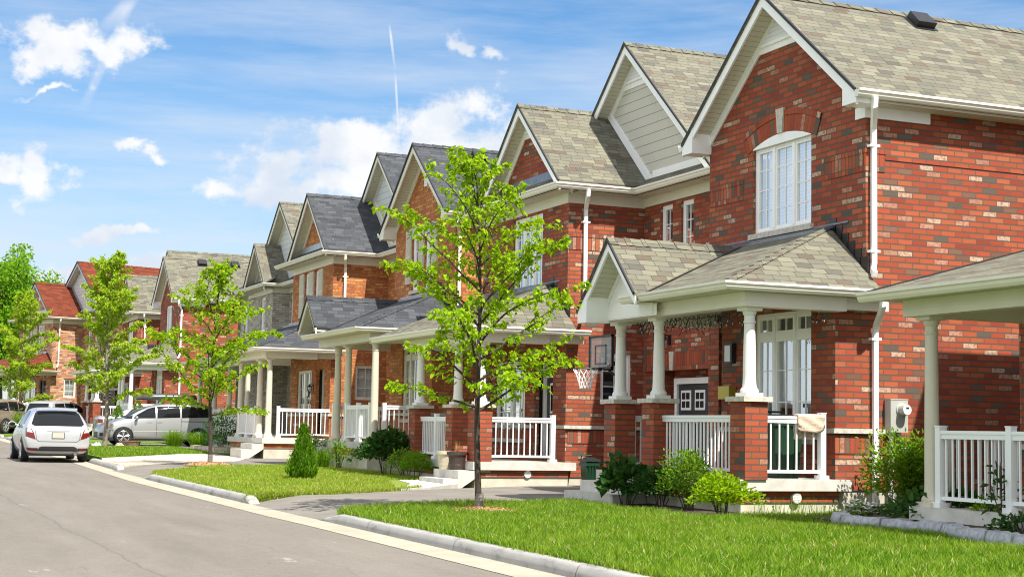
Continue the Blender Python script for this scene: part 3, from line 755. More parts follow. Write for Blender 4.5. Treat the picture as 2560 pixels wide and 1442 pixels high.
# ------------------------------------------------------------------ dwelling with the tall gable
def house_a(Y0, dz, st, label, group):
    root = empty('brick_house', (14.0, Y0 + 2.3, lz(Y0)), label, 'house', group); h = H(Y0, dz, st, root)
    br, rf, tr = st['brick'], st['roof'], st['trim']; XF, XL, W = 13.83, 13.29, 4.55; yc = W / 2; za, s = 7.17, .81
    zf, zfl = -.80, -1.6
    hw = st['awin']; m = h.mb()
    wgrid(m, 'X', XF, 0, W, 1.9, 4.95, [q[:4] for q in hw])
    m.poly(((XF, 0, 4.95), (XF, W, 4.95), (XF, W, 5.16), (XF, yc, 7.0), (XF, 0, 5.16)))
    lw = st['lwin_a']; wgrid(m, 'X', XL, .0, 3.2, zf, 2.0, [lw])
    m.poly(((XL, 3.2, zf), (XF + 1.0, 3.2, zf), (XF + 1.0, 3.2, 2.0), (XL, 3.2, 2.0)))
    wgrid(m, 'X', XF, 4.2, W, zf, 2.0); m.poly(((XF, 4.2, zf), (XF + 1.0, 4.2, zf), (XF + 1.0, 4.2, 2), (XF, 4.2, 2)))
    wgrid(m, 'X', XF + .9, 3.2, 4.2, zf, 2.0)
    wgrid(m, 'Y', 0, XL, 24, zf, 1.99); wgrid(m, 'Y', 0, XF, 24, 1.99, 4.9)
    m.poly(((XF, W, zf), (24, W, zf), (24, W, 4.9), (XF, W, 4.9))); m.poly(((24, 0, zf), (24, W, zf), (24, W, 5.1), (24, yc, 7.0), (24, 0, 5.1)))
    m.poly(((XL, 0, 2.0), (XL, 3.2, 2.0), (XF, 3.2, 2.0), (XF, 0, 2.0)))
    h.put(m, 'wall', br)
    m = h.mb(); m.box(XL + .02, 24, .02, W - .02, zfl, zf); h.put(m, 'foundation', 'foundation')
    ro = gable(h, yc, yc + .30, za, s, 13.45, 24.2, XF, None, rf, tr['rake'], br, vent=(6.30, 6.45) if st.get('vent', True) else None)
    for x, y in st.get('rvents', ()): roof_vent(h, x, y, za - s * abs(y - yc), s, ro)
    if not st.get('vent', True):
        m = h.mb(); m.box(XF - .03, XF, yc - .19, yc + .03, 6.05, 6.35); h.put(m, 'gable_vent', 'louver')
    for a, b in ((-.30, .04), (W - .04, W + .30)):                            # boxed eave returns
        m = h.mb()
        m.prism([(13.44, a - .01, 4.872), (13.44, b, 4.872), (13.44, b, 5.1 + (.2 if a < 0 else -.1)), (13.44, a - .01, 5.1 + (-.1 if a < 0 else .2))], (XF - 13.44, 0, 0)); h.put(m, 'eave_return', tr['rake'])
    for sg, yy in ((1, -.30), (-1, W + .30)):
        xe = 24.2 if sg == 1 else 15.1
        gutter(h, [(xe, yy, 4.945), (13.42, yy, 4.945)], sg == 1, None, tr['gutter'])
        m = h.mb(); m.poly(((13.46, yy, 4.9), (xe, yy, 4.9), (xe, 0 if sg == 1 else W, 4.9), (13.46, 0 if sg == 1 else W, 4.9))); m.box(13.46, xe, yy, yy + .02 * sg, 4.9, 5.05); h.put(m, 'eave_soffit', 'soffit')
    m = h.mb(); m.box(XF - .03, 15.0, -.03, .0, 4.73, 4.9); m.box(XF - .03, XF, 0, .22, 4.73, 4.9); h.put(m, 'frieze', tr['rake'])
    # windows upstairs
    for q in hw:
        window(h, 'X', XF, *q[:4], **q[4])
    if st.get('arch'):
        a0, a1, z0, z1 = hw[0][:4]; w = (a1 - a0) / 2; c = (a0 + a1) / 2; ri = .15; Rr = (w * w + ri * ri) / (2 * ri); zc = z1 + ri - Rr - .01
        def arc(r, n=14, k=1.0):
            t0 = math.asin(min(.99, w * k / Rr)); return [(c - r * math.sin(t0 - 2 * t0 * i / n), zc + r * math.cos(t0 - 2 * t0 * i / n)) for i in range(n + 1)]
        m = h.mb(); P = arc(Rr); m.prism([(XF - .012, y, z) for y, z in P] + [(XF - .012, a1, z1 - .02), (XF - .012, a0, z1 - .02)], (.03, 0, 0)); h.put(m, 'arch_panel', tr['rake'])
        for k_, (r0, r1, dd) in enumerate(((Rr + .005, Rr + .27, .016), (Rr + .275, Rr + .37, .026))):
            m = h.mb(True); n = 22; t0 = math.asin(w / Rr) * 1.2
            for i in range(n):
                t, u = t0 - 2 * t0 * i / n, t0 - 2 * t0 * (i + 1) / n
                q = [(XF - dd, c - r * math.sin(v), zc + r * math.cos(v)) for r, v in ((r0, t), (r0, u), (r1, u), (r1, t))]
                A = [(r * v, (r - r0)) for r, v in ((Rr, t), (Rr, u), (Rr, u), (Rr, t))]
                uvs = [((r0 - Rr) + .01 + (0, 0, .25, .25)[j], i * .0893 + (.005, .084, .084, .005)[j]) for j in range(4)]
                m.poly(q, uv=uvs); P2 = [(XF, p[1], p[2]) for p in q]
                m.poly((q[3], q[2], P2[2], P2[3])); m.poly((q[0], P2[0], P2[1], q[1]))
            h.put(m, 'arch_bricks', st['soldier'])
        m = h.mb(); m.prism([(XF - .045, c - .07, zc + Rr - .0), (XF - .045, c + .07, zc + Rr - .0), (XF - .045, c + .115, zc + Rr + .40), (XF - .045, c - .115, zc + Rr + .40)], (.05, 0, 0)); h.put(m, 'keystone', 'stone')
        for a, b in ((.06, 1.05), (3.42, 4.5)): soldier(h, 'X', XF, a, b, 3.93, 4.2, st['soldier'])
        for a, b in ((.06, 1.05), (3.42, 4.5)): soldier(h, 'X', XF, a, b, 4.2, 4.27, st['soldier'], -.022)
        soldier(h, 'Y', 0, XF - .01, XF + .34, 3.93, 4.2, st['soldier']); soldier(h, 'Y', 0, XF - .02, XF + .36, 4.2, 4.27, st['soldier'], -.022)
        m = h.mb(); m.box(XF + .36, 24, -.012, 0, 4.12, 4.14); h.put(m, 'brick_ledge', br)
    if st.get('shutters'):
        for a, b in st['shutters']: shutter(h, 'X', XF, a, b, 3.56, 5.02)
        for q in hw: m = h.mb(); m.box(XF - .015, XF, q[0] - .12, q[1] + .14, q[3], q[3] + .26); h.put(m, 'lintel', 'lead_pale')
    # ground floor
    window(h, 'X', XL, *lw, cols=(1, 1.25, 1), mh=2, mv=1, back='curtains', transom=lw[3] - .36, trim=tr['win'])
    door(h, XF + .9, 3.26, 4.14, -.6, 1.75, trim=tr['rake'])
    m = h.mb(); m.box(XL - .06, XL, -.06, 3.2, .03, .1); m.box(XL, 14.32, -.06, .0, .03, .1); h.put(m, 'stone_band', 'stone')
    soldier(h, 'Y', 0, XL - .01, 14.2, -.27, .0, st['soldier']); soldier(h, 'X', XL, 0, 3.2, -.27, .0, st['soldier'])
    # porch
    m = h.mb(); m.box(11.58, 13.46, -.17, 4.35, -.8, -.64); m.box(13.27, XF + .9, 3.2, 4.2, -.8, -.62); h.put(m, 'porch_slab', 'concrete', merge=False)
    m = h.mb(); m.box(11.64, 13.3, -.08, 4.3, -.97, -.8); h.put(m, 'porch_base', br); m = h.mb(); m.box(11.66, 13.3, -.06, 4.28, zfl, -.97); h.put(m, 'porch_foundation', 'foundation')
    steps(h, 11.58, 2, 2.6, 4.35, -.64, .17, .29, -1.3)
    hip_porch(h, 11.25, XF, -.38, 4.3, 2.12, 3.2, 1.3, rf, tr['gutter'], 11.6, -.23, 4.16, 13.98, gut_end=st.get('gut_end'), beam=tr['beam'])
    gy, gh = st.get('dormer', (3.06, 1.08)); gz = 3.06 if gh > 1 else 3.12
    gable(h, gy, min(gh, gz - 2.13), gz, 1.0, 11.1, XF, 11.5, (1.80 if gh > 1 else 2.05, gy - gh + .18, gy + gh - .15), rf, tr['rake'], tr['rake'], small=True, rake=.15, halfL=gh)
    k = h.mb(); sl = (3.2 - 2.12) / (XF - 11.25); a_, b_ = Vector((11.25, gy - (gz - 2.12), 2.135)), Vector((11.25 + (gz - 2.12) / sl, gy, gz + .012)); o_ = Vector((.02, -.14, .014))
    k.poly((a_, b_, b_ + o_, a_ + o_)); h.put(k, 'valley_flashing', M['valley'])
    m = h.mb()
    if gh > 1:
        m.prism([(11.09, gy + gh - .01, 1.76), (11.09, gy + gh - .34, 1.76), (11.09, gy + gh - .34, 2.24), (11.09, gy + gh - .01, 1.96)], (.42, 0, 0)); m.box(11.49, 11.52, gy - gh + .3, gy + gh - .3, 1.82, 2.02)
        m.prism([(11.475, gy - .46, 2.1), (11.475, gy + .46, 2.1), (11.475, gy, 2.56)], (.03, 0, 0))
    else: m.prism([(11.45, gy - .3, 2.25), (11.45, gy + .3, 2.25), (11.45, gy, 2.62)], (.04, 0, 0))
    h.put(m, 'pediment', tr['rake'])
    z0, cm = -.64, tr['column']
    if st['piers']:
        for y_ in (-.2, 2.48, 3.80):
            pier(h, 11.64, y_, .40, .37, z0, .45, br); column(h, 11.83, y_ + .2, .52, 1.79, .094, cm)
        railing(h, (11.82, .2), (11.82, 2.48), z0, .9)
        railing(h, (12.01, -.05), (13.02, -.05), z0, .9, (0, 1), gap=.135)
        railing(h, (12.01, 4.0), (13.3, 4.0), z0, .9)
    else:
        for y_ in (-.5 + .42, 2.1, 3.0): column(h, 11.8, y_, z0, 1.79, .095, cm)
        railing(h, (11.75, .05), (11.75, 1.95), z0, .9, (1, 1), mid=1)
        railing(h, (12.05, -.08), (13.2, -.08), z0, .9, (1, 0), gap=.135)
        railing(h, (11.75, 3.1), (13.3, 3.1), z0, .9, (1, 0))
    v = h.mb(); v.lathe((12.55, -.115, -.9), [(.075, -.02), (.075, .03), (.06, .035)], 14, axis='Y'); vo = h.put(v, 'vent_hood', 'concrete')
    v = h.mb()
    for i in range(5): v.box(12.5, 12.6, -.14, -.13, -.945 + .022 * i, -.935 + .022 * i)
    h.put(v, 'vent_slats', 'white', vo)
    # downspouts on the side wall
    spout(h, [(13.72, -.38, 4.96), (13.72, -.37, 4.82), (13.93, -.06, 4.55), (13.93, -.06, 2.56), (13.86, -.14, 2.42), (13.80, -.26, 2.36)], [(13.93, -.06, 4.3), (13.93, -.06, 2.72)], tr['gutter2'])
    spout(h, [(13.80, -.47, 2.0), (13.80, -.45, 1.88), (13.84, -.36, 1.80), (13.93, -.12, 1.62), (13.95, -.06, 1.52), (13.95, -.06, -.98), (14.0, -.16, -1.12), (14.02, -.24, -1.15)], [(13.95, -.06, 1.42), (13.95, -.06, -.32)], tr['gutter2'])
    return h

def shutter(h, ax, c, a0, a1, z0, z1):
    m = h.mb(); abox(m, ax, c, a0, a1, z0, z1, -.035, 0); o = h.put(m, 'shutter', 'shutter')
    k = h.mb(); n = 22
    for i in range(n):
        if i == n // 2: continue
        z = z0 + .06 + (z1 - z0 - .12) * i / n; abox(k, ax, c, a0 + .035, a1 - .035, z, z + (z1 - z0) / n * .6, -.048, -.035)
    h.put(k, 'shutter_slats', 'shutter', o)

# ------------------------------------------------------------------ dwelling with the bay and the sided gable
def house_b(Y0, dz, st, label, group, rz_=0.0, dx=0.0):
    root = empty('brick_house', (14.0, Y0 + 12.3, lz(Y0 + 12)), label, 'house', group); h = H(Y0, dz, st, root); h.off = Vector((dx, Y0, dz))
    if rz_:
        root.location = (13.71 + dx, Y0 + 10.1, root.location.z); ORG[root.name] = Vector(root.location); root.rotation_euler[2] = rz_
    br, rf, tr = st['brick'], st['roof'], st['trim']; XB, XR = 13.71, 15.5; ya, yb = 10.1, 14.75; zf, zfl = -.97, -1.6
    bw = st['bwin']; rw = st['rwin']; m = h.mb()
    wgrid(m, 'X', XB, ya, yb, zf, 4.95, [q[:4] for q in bw] + ([st['lwin_b']] if st.get('lwin_b') else []) + [(10.75, 11.7, -.62, 1.5)])
    sw = [(14.5, 15.22, .55, 1.62)]
    wgrid(m, 'Y', ya, XB, XR, zf, 4.95, sw); wgrid(m, 'X', XR, 4.55, ya, 1.25, 4.95, [q[:4] for q in rw]); wgrid(m, 'X', XR, 9.35, ya, -1.2, 1.25)
    m.box(XR, XR + .35, 4.6, 9.35, 1.25, 1.6)
    m.poly(((XB, yb, zf), (24, yb, zf), (24, yb, 4.95), (XB, yb, 4.95))); m.poly(((24, 4.55, zf), (24, yb, zf), (24, yb, 5), (24, 10.44, 8.2), (24, 4.55, 5)))
    m.poly(((XR + .35, 4.6, -1.3), (XR + .35, 9.35, -1.3), (XR + .35, 9.35, 1.3), (XR + .35, 4.6, 1.3))); m.poly(((XR, 9.35, -1.3), (XR + .35, 9.35, -1.3), (XR + .35, 9.35, 1.25), (XR, 9.35, 1.25)))
    h.put(m, 'wall', br); m = h.mb(); m.box(XB + .02, 24, ya + .02, yb - .02, zfl, zf); h.put(m, 'foundation', 'foundation')
    # garage
    m = h.mb(); m.box(XR + .2, XR + .3, 9.0, 9.12, -1.2, 1.1); m.box(XR + .2, XR + .3, 4.62, 9.0, .98, 1.1); h.put(m, 'garage_frame', tr['rake'])
    m = h.mb(); m.box(XR + .25, XR + .33, 6.2, 9.0, -1.15, .98); gd = h.put(m, 'garage_door', 'door_grey')
    for y_ in (8.48, 7.92, 7.2, 6.64):
        m = h.mb(); g = h.mb()
        m.box(XR + .235, XR + .25, y_, y_ + .4, .45, .85)
        for a in (.05, .22):
            for b in (.05, .22): g.box(XR + .225, XR + .236, y_ + a, y_ + a + .13, .45 + b, .45 + b + .13)
        h.put(m, 'garage_window', tr['rake'], gd); h.put(g, 'garage_pane', 'dark_room', gd)
    m = h.mb(True); m.prism([(XR - .05, 4.6, 1.25), (XR - .05, 9.95, 1.25), (XR - .05, 9.95, 1.62), (XR - .05, 4.6, 1.62)], (.06, 0, 0)); h.put(m, 'garage_lintel', st['soldier'])
    m = h.mb(); m.prism([(XR - .075, 8.70, 1.25), (XR - .075, 8.82, 1.25), (XR - .075, 8.86, 1.63), (XR - .075, 8.66, 1.63)], (.05, 0, 0)); h.put(m, 'keystone', 'stone')
    coach_lamp(h, XR, 8.95, 1.88)
    # windows
    for q in bw: window(h, 'X', XB, *q[:4], **q[4])
    for q in rw: window(h, 'X', XR, *q[:4], **q[4])
    window(h, 'Y', ya, 14.5, 15.22, .55, 1.62, mh=2, mv=1, trim=tr['win'], sill=None, back='dark_room' if st['bpiers'] else 'blind')
    if st.get('lwin_b'): window(h, 'X', XB, *st['lwin_b'], cols=(1, 1), mh=2, mv=1, back='curtains', trim=tr['win'])
    if st.get('bshut'):
        for a, b in st['bshut']: shutter(h, 'X', XB, a, b, 3.24, 4.66)
    else:
        soldier(h, 'X', XB, ya + .05, ya + 1.15, 3.75, 4.02, st['soldier']); soldier(h, 'X', XB, 13.3, 14.6, 3.75, 4.02, st['soldier']); soldier(h, 'Y', ya, XB - .01, 14.9, 3.75, 4.02, st['soldier'])
        soldier(h, 'X', XB, ya + .03, ya + 1.2, 4.02, 4.09, st['soldier'], -.02); soldier(h, 'Y', ya, XB - .02, 14.95, 4.02, 4.09, st['soldier'], -.02)
    door(h, XB + .25, 10.8, 11.65, -.6, 1.5, trim=tr['rake'])
    m = h.mb(); m.box(XB - .06, XB, ya - .06, 10.75, .03, .1); m.box(XB - .06, XB, 11.7, yb, .03, .1); m.box(XB, 15.45, ya - .06, ya, .03, .1); h.put(m, 'stone_band', 'stone')
    soldier(h, 'Y', ya, XB + .05, 15.4, -.27, 0, st['soldier']); soldier(h, 'X', XB, 11.75, yb, -.27, 0, st['soldier'])
    # sided main gable
    gable(h, 10.44, 3.78, 8.36, .87, 15.15, 24.2, XR, (5.0, 6.9, 14.0), rf, tr['rake'], st['siding'], vent=(7.45, 7.62) if st.get('vent', True) else None)
    m = h.mb(); bs = .9; bz = 7.12; byc = 12.02; q = lambda y: bz - bs * abs(y - byc)
    m.prism([(XR - .04, 9.75, q(9.75) + .02), (XR - .04, byc, bz + .02), (XR - .04, byc, bz + .22), (XR - .04, 9.75 - .1, q(9.75) + .18)], (.045, 0, 0))
    m.box(XR - .04, XR, 6.9, 9.7, 5.28, 5.48); h.put(m, 'siding_trim', tr['rake'])
    # bay gable
    ro = gable(h, byc, 2.2, bz, bs, 13.35, 17.5, XB, (4.95, ya + .02, 14.0), rf, tr['rake'], br, soffit=st.get('bsoffit', 'soffit'), vent=(6.42, 6.58) if st.get('vent', True) else None, halfL=2.2)
    if not st.get('vent', True):
        m = h.mb(); m.box(XB - .03, XB, byc - .08, byc + .12, 6.1, 6.36); h.put(m, 'gable_vent', 'louver')
    m = h.mb(); e = 13.30
    slab_roof(m, [(e, 9.74, 5.06), (e, 15.2, 5.06), (XB, 15.2, 5.36), (XB, 10.08, 5.36)], .04)
    slab_roof(m, [(15.1, 4.9, 5.06), (15.1, 9.74, 5.06), (XR, 10.08, 5.36), (XR, 4.9, 5.36)], .04)
    slab_roof(m, [(e, 15.2, 5.06), (17, 15.2, 5.06), (17, 13.2, 6.8), (XB + .3, 13.7, 5.5)], .04)
    pr = h.put(m, 'eave_roof', rf)
    m = h.mb(); m.box(XB - .03, XB, 10.2, 13.95, 5.33, 5.52); h.put(m, 'flashing', st.get('flash', 'lead'), pr)
    gutter(h, [(15.1, 4.9, 4.945), (15.1, 9.72, 4.945), (e, 9.72, 4.945), (e, 15.2, 4.945), (15, 15.2, 4.945)], True, None, tr['gutter'])
    m = h.mb(); z_ = 4.93
    m.poly(((e, 9.72, z_), (e, 15.2, z_), (XB + .05, 15.2, z_), (XB + .05, 9.72, z_))); m.poly(((XB, 9.72, z_), (XB, ya + .02, z_), (15.12, ya + .02, z_), (15.12, 9.72, z_))); m.poly(((15.1, 4.85, z_), (15.1, ya, z_), (XR + .02, ya, z_), (XR + .02, 4.85, z_)))
    h.put(m, 'eave_soffit', 'soffit')
    m = h.mb(); m.box(XB - .025, XB, ya, yb, 4.72, z_); m.box(XB - .025, XR, ya - .025, ya, 4.72, z_); m.box(XR - .025, XR, 4.6, ya - .025, 4.74, z_); h.put(m, 'frieze', tr['frieze'])
    spout(h, [(13.95, 9.66, 4.96), (13.95, 9.68, 4.84), (14.08, 10.04, 4.6), (14.08, 10.04, 2.45), (14.0, 9.95, 2.3), (13.92, 9.85, 2.22)], [(14.08, 10.04, 4.33), (14.08, 10.04, 2.6)], tr['gutter2'])
    # porch
    m = h.mb(); m.box(11.58, 13.85, 9.85, 14.4, -.82, -.66); h.put(m, 'porch_slab', 'concrete')
    m = h.mb(); m.box(11.64, XB, 9.93, 14.3, zf, -.82); h.put(m, 'porch_base', br); m = h.mb(); m.box(11.66, XB, 9.95, 14.28, zfl, zf); h.put(m, 'porch_foundation', 'foundation')
    hip_porch(h, 11.25, XB, 9.65, 15.3, 2.05, 3.1, 1.3, rf, tr['gutter'], 11.6, 9.82, 14.25, 14.0, zb=1.74, beam=tr['beam'])
    z0, cm = -.66, tr['column']
    if st['bpiers']:
        for y_ in (9.93, 11.2, 13.5):
            pier(h, 11.64, y_, .40, .37, z0, .42, br); column(h, 11.83, y_ + .2, .49, 1.74, .094, cm)
        railing(h, (11.8, 11.6), (11.8, 13.5), z0, .9, mid=1); railing(h, (12.01, 10.05), (13.4, 10.05), z0, .9, (0, 1), gap=.125)
    else:
        for y_ in (st.get('bcol') or (10.05, 11.2, 13.7)): column(h, 11.8, y_, z0, 1.74, .095, cm)
        railing(h, (11.75, 11.4), (11.75, 13.5), z0, .9, (1, 1), mid=1); railing(h, (12.1, 10.05), (13.7, 10.05), z0, .9, (1, 0), gap=.13)
    if st.get('bsteps', True):
        m = h.mb(); y0, y1 = (10.0, 11.2)
        P = [(y_, z_) for y_, z_ in ((11.63, -.835), (11.27, -.835), (11.27, -1.0), (10.96, -1.0), (10.96, -1.3), (11.16, -1.3), (11.63, -.99))]
        m.prism([(x_, y0 - .15, z_) for x_, z_ in P], (0, y1 - y0 + .2, 0)); h.put(m, 'porch_steps', 'concrete')
    v = h.mb(); v.lathe((12.8, ya - .17, -.9), [(.075, -.02), (.075, .03), (.055, .035)], 14, axis='Y'); h.put(v, 'vent_hood', 'white')
    return h
# ------------------------------------------------------------------ vegetation
def leaf_mesh(name, Pn, D, Nn, S, mat, parent, wide=.8, fold=.25, heart=True):
    """one folded leaf per point: P base, D tip direction, N leaf normal, S length"""
    Pn = np.asarray(Pn, float); D = np.asarray(D, float); Nn = np.asarray(Nn, float); S = np.asarray(S, float)[:, None]
    D /= np.linalg.norm(D, axis=1)[:, None] + 1e-9
    Sd = np.cross(D, Nn); Sd /= np.linalg.norm(Sd, axis=1)[:, None] + 1e-9; Nn = np.cross(Sd, D)
    w = wide * S
    if heart: a1, a2 = (.05, .50), (.58, .40)
    else: a1, a2 = (.28, .42), (.68, .36)
    V = np.stack([Pn, Pn + D * S * a1[0] + Sd * w * a1[1] + Nn * S * fold * .6, Pn + D * S * a2[0] + Sd * w * a2[1] + Nn * S * fold * .4, Pn + D * S - Nn * S * .08,
                  Pn + D * S * a2[0] - Sd * w * a2[1] + Nn * S * fold * .4, Pn + D * S * a1[0] - Sd * w * a1[1] + Nn * S * fold * .6], 1)
    n = len(Pn); b = (np.arange(n) * 6)[:, None]
    F = np.concatenate([b + np.array([[0, 1, 2, 3]]), b + np.array([[0, 3, 4, 5]])], 1).reshape(-1, 4)
    return npmesh(name, V.reshape(-1, 3), F, mat, parent)

def rv(rs, n): v = rs.normal(size=(n, 3)); return v / np.linalg.norm(v, axis=1)[:, None]

def tree(base, height, r0, clear, width, nprim, label, leaf, mat='leaf_lime', bark='bark', seed=1, leaf_n=12, lean=(0, 0), shape='oval', el=(35, 62), twig=.42, guard=True, fork=False, group='young trees along the kerb', droop=.35, cat='tree', dense=1.0, step=.17):
    root = empty('street_tree', base, label, cat, group); rs = np.random.RandomState(seed); B = Vector(base)
    mb = MB(); br = MB(); LP, LD, LN, LS = [], [], [], []
    n = 14; tp = []
    for i in range(n + 1):
        t = i / n; tp.append(B + Vector((lean[0] * t + .05 * height / 5 * math.sin(t * 5 + seed) * min(1, t * 3), lean[1] * t + .05 * height / 5 * math.cos(t * 4.2 + seed * 2) * min(1, t * 3), height * t * .97 - .05)))
    tr = [r0 * (1.15 if i == 0 else 1) * (1 - .88 * (i / n) ** 1.1) for i in range(n + 1)]
    mb.tube(tp, tr, 10); 
    def at(t): k = min(n - 1, int(t * n)); return tp[k].lerp(tp[k + 1], t * n - k)
    def env(f):
        if shape == 'oval': return width * (.42 + .58 * math.sin(math.pi * min(1, (1 - f) * .62 + .16)))* (1 - f ** 2.2 * .72)
        if shape == 'cone': return width * (1 - f) ** .75 + .22
        return width * (.55 + .45 * math.sin(math.pi * (f * .8 + .1))) * (1 - f ** 3 * .55)
    def leaves(p, d, k, size):
        for _ in range(k):
            q = rs.normal(size=3) * size * .45
            LP.append(np.array(p) + q); dd = np.array(d) * .5 + rs.normal(size=3) * .45 + np.array([0, 0, -.55]); LD.append(dd)
            LN.append(rs.normal(size=3) * .6 + np.array([0, 0, 1.0])); LS.append(size * rs.uniform(.7, 1.2))
    for i in range(nprim):
        f = (i + rs.uniform(.1, .9)) / nprim; h = clear + (1 - clear) * f * .97; az = i * 2.39996 + rs.uniform(-.4, .4)
        L = env(f) * rs.uniform(.72, 1.12); e = R(el[0] + (el[1] - el[0]) * f + rs.uniform(-8, 8)); p = at(h); d = Vector((math.cos(az) * math.cos(e), math.sin(az) * math.cos(e), math.sin(e)))
        k = max(5, int(L / .14)); pts = [p.copy()]; dirs = [d.copy()]
        for j in range(k):
            d = (d + Vector((rs.normal() * .09, rs.normal() * .09, rs.normal() * .05 - droop * .16 * (j / k) ** 1.3 * 2))).normalized(); p = p + d * (L / k); pts.append(p.copy()); dirs.append(d.copy())
        rb = max(.006, r0 * .42 * (1 - f * .6)); br.tube(pts, [rb * (1 - .85 * j / k) + .0025 for j in range(k + 1)], 6)
        j = max(1, int(k * .16)); s = 1
        while j <= k:
            q, dq = pts[j], dirs[j]; sd = dq.cross(Vector((0, 0, 1))).normalized() * s; s = -s
            tl = twig * (1 - .45 * j / k) * rs.uniform(.6, 1.25) * min(1, L / 1.0 + .3); td = (sd * rs.uniform(.6, 1) + dq * .75 + Vector((0, 0, rs.uniform(-.15, .35)))).normalized()
            tpz = [q.copy()]; m = max(3, int(tl / .09)); c = q.copy()
            for g in range(m):
                td = (td + Vector((rs.normal() * .12, rs.normal() * .12, rs.normal() * .07 - droop * .13))).normalized(); c = c + td * (tl / m); tpz.append(c.copy())
                leaves(c, td, int(rs.poisson(leaf_n / m * dense) + (g == m - 1) * 2), leaf)
            br.tube(tpz, [.0045 * (1 - .6 * g / m) * max(1, r0 / .05 * .6) for g in range(m + 1)], 4, False)
            j += max(1, int(round(step / .14)))
        leaves(pts[-1], dirs[-1], int(5 * dense), leaf)
    for g in range(int(26 * dense)):
        leaves(at(rs.uniform(.82, 1)), Vector((0, 0, 1)), 1, leaf)
    mb.build('trunk', M[bark], root); br.build('branches', M[bark], root)
    leaf_mesh('crown', LP, LD, LN, LS, M[mat], root)
    if guard:
        k = MB(); k.lathe((B.x, B.y, B.z - .03), [(r0 * 1.32, 0), (r0 * 1.28, .14), (r0 * 1.22, .29)], 14, cap=False)
        for z in (.03, .08, .13, .18, .23): k.lathe((B.x, B.y, B.z - .03 + z), [(r0 * 1.33, 0), (r0 * 1.38, .012), (r0 * 1.33, .024)], 14, cap=False)
        k.build('trunk_guard', M['guard'], root)
    return root

def big_tree(base, H_, W_, label, seed=3):
    root = empty('broadleaf_tree', base, label, 'tree', None); rs = np.random.RandomState(seed); B = Vector(base); mb = MB(); LP, LD, LN, LS = [], [], [], []
    mb.tube([B + Vector((.1 * math.sin(i), 0, H_ * .6 * i / 6 - .2)) for i in range(7)], [.42 * (1 - .1 * i) for i in range(7)], 10)
    br = MB(); cl = []
    for i in range(46):
        az = i * 2.4; f = (i + .5) / 46; e = R(12 + 62 * f + rs.uniform(-9, 9)); L = W_ * (.62 + .5 * math.sin(math.pi * (.18 + .74 * f))) * rs.uniform(.7, 1.15)
        p = B + Vector((0, 0, H_ * (.26 + .34 * f))); d = Vector((math.cos(az) * math.cos(e), math.sin(az) * math.cos(e), math.sin(e))); pts = [p.copy()]
        for j in range(9):
            d = (d + Vector((rs.normal() * .16, rs.normal() * .16, rs.normal() * .1 + .03))).normalized(); p = p + d * L / 9; pts.append(p.copy())
            if j > 2:
                for g in range(2): cl.append((p + Vector(rs.normal(size=3) * .55), rs.uniform(.5, 1.0)))
        br.tube(pts, [.15 * (1 - .09 * j) for j in range(10)], 6)
    for c, r in cl:
        k = int(60 * r); v = rv(rs, k) * (r * rs.uniform(.35, 1.0, size=(k, 1)) ** .6); v[:, 2] *= .62
        for q in v:
            LP.append(np.array(c) + q); LD.append(q + rs.normal(size=3) * .4 + np.array([0, 0, -.3])); LN.append(rs.normal(size=3) * .5 + np.array([0, 0, 1])); LS.append(rs.uniform(.13, .26))
    mb.build('trunk', M['bark'], root); br.build('branches', M['bark'], root); leaf_mesh('crown', LP, LD, LN, LS, M['leaf_oak'], root); return root

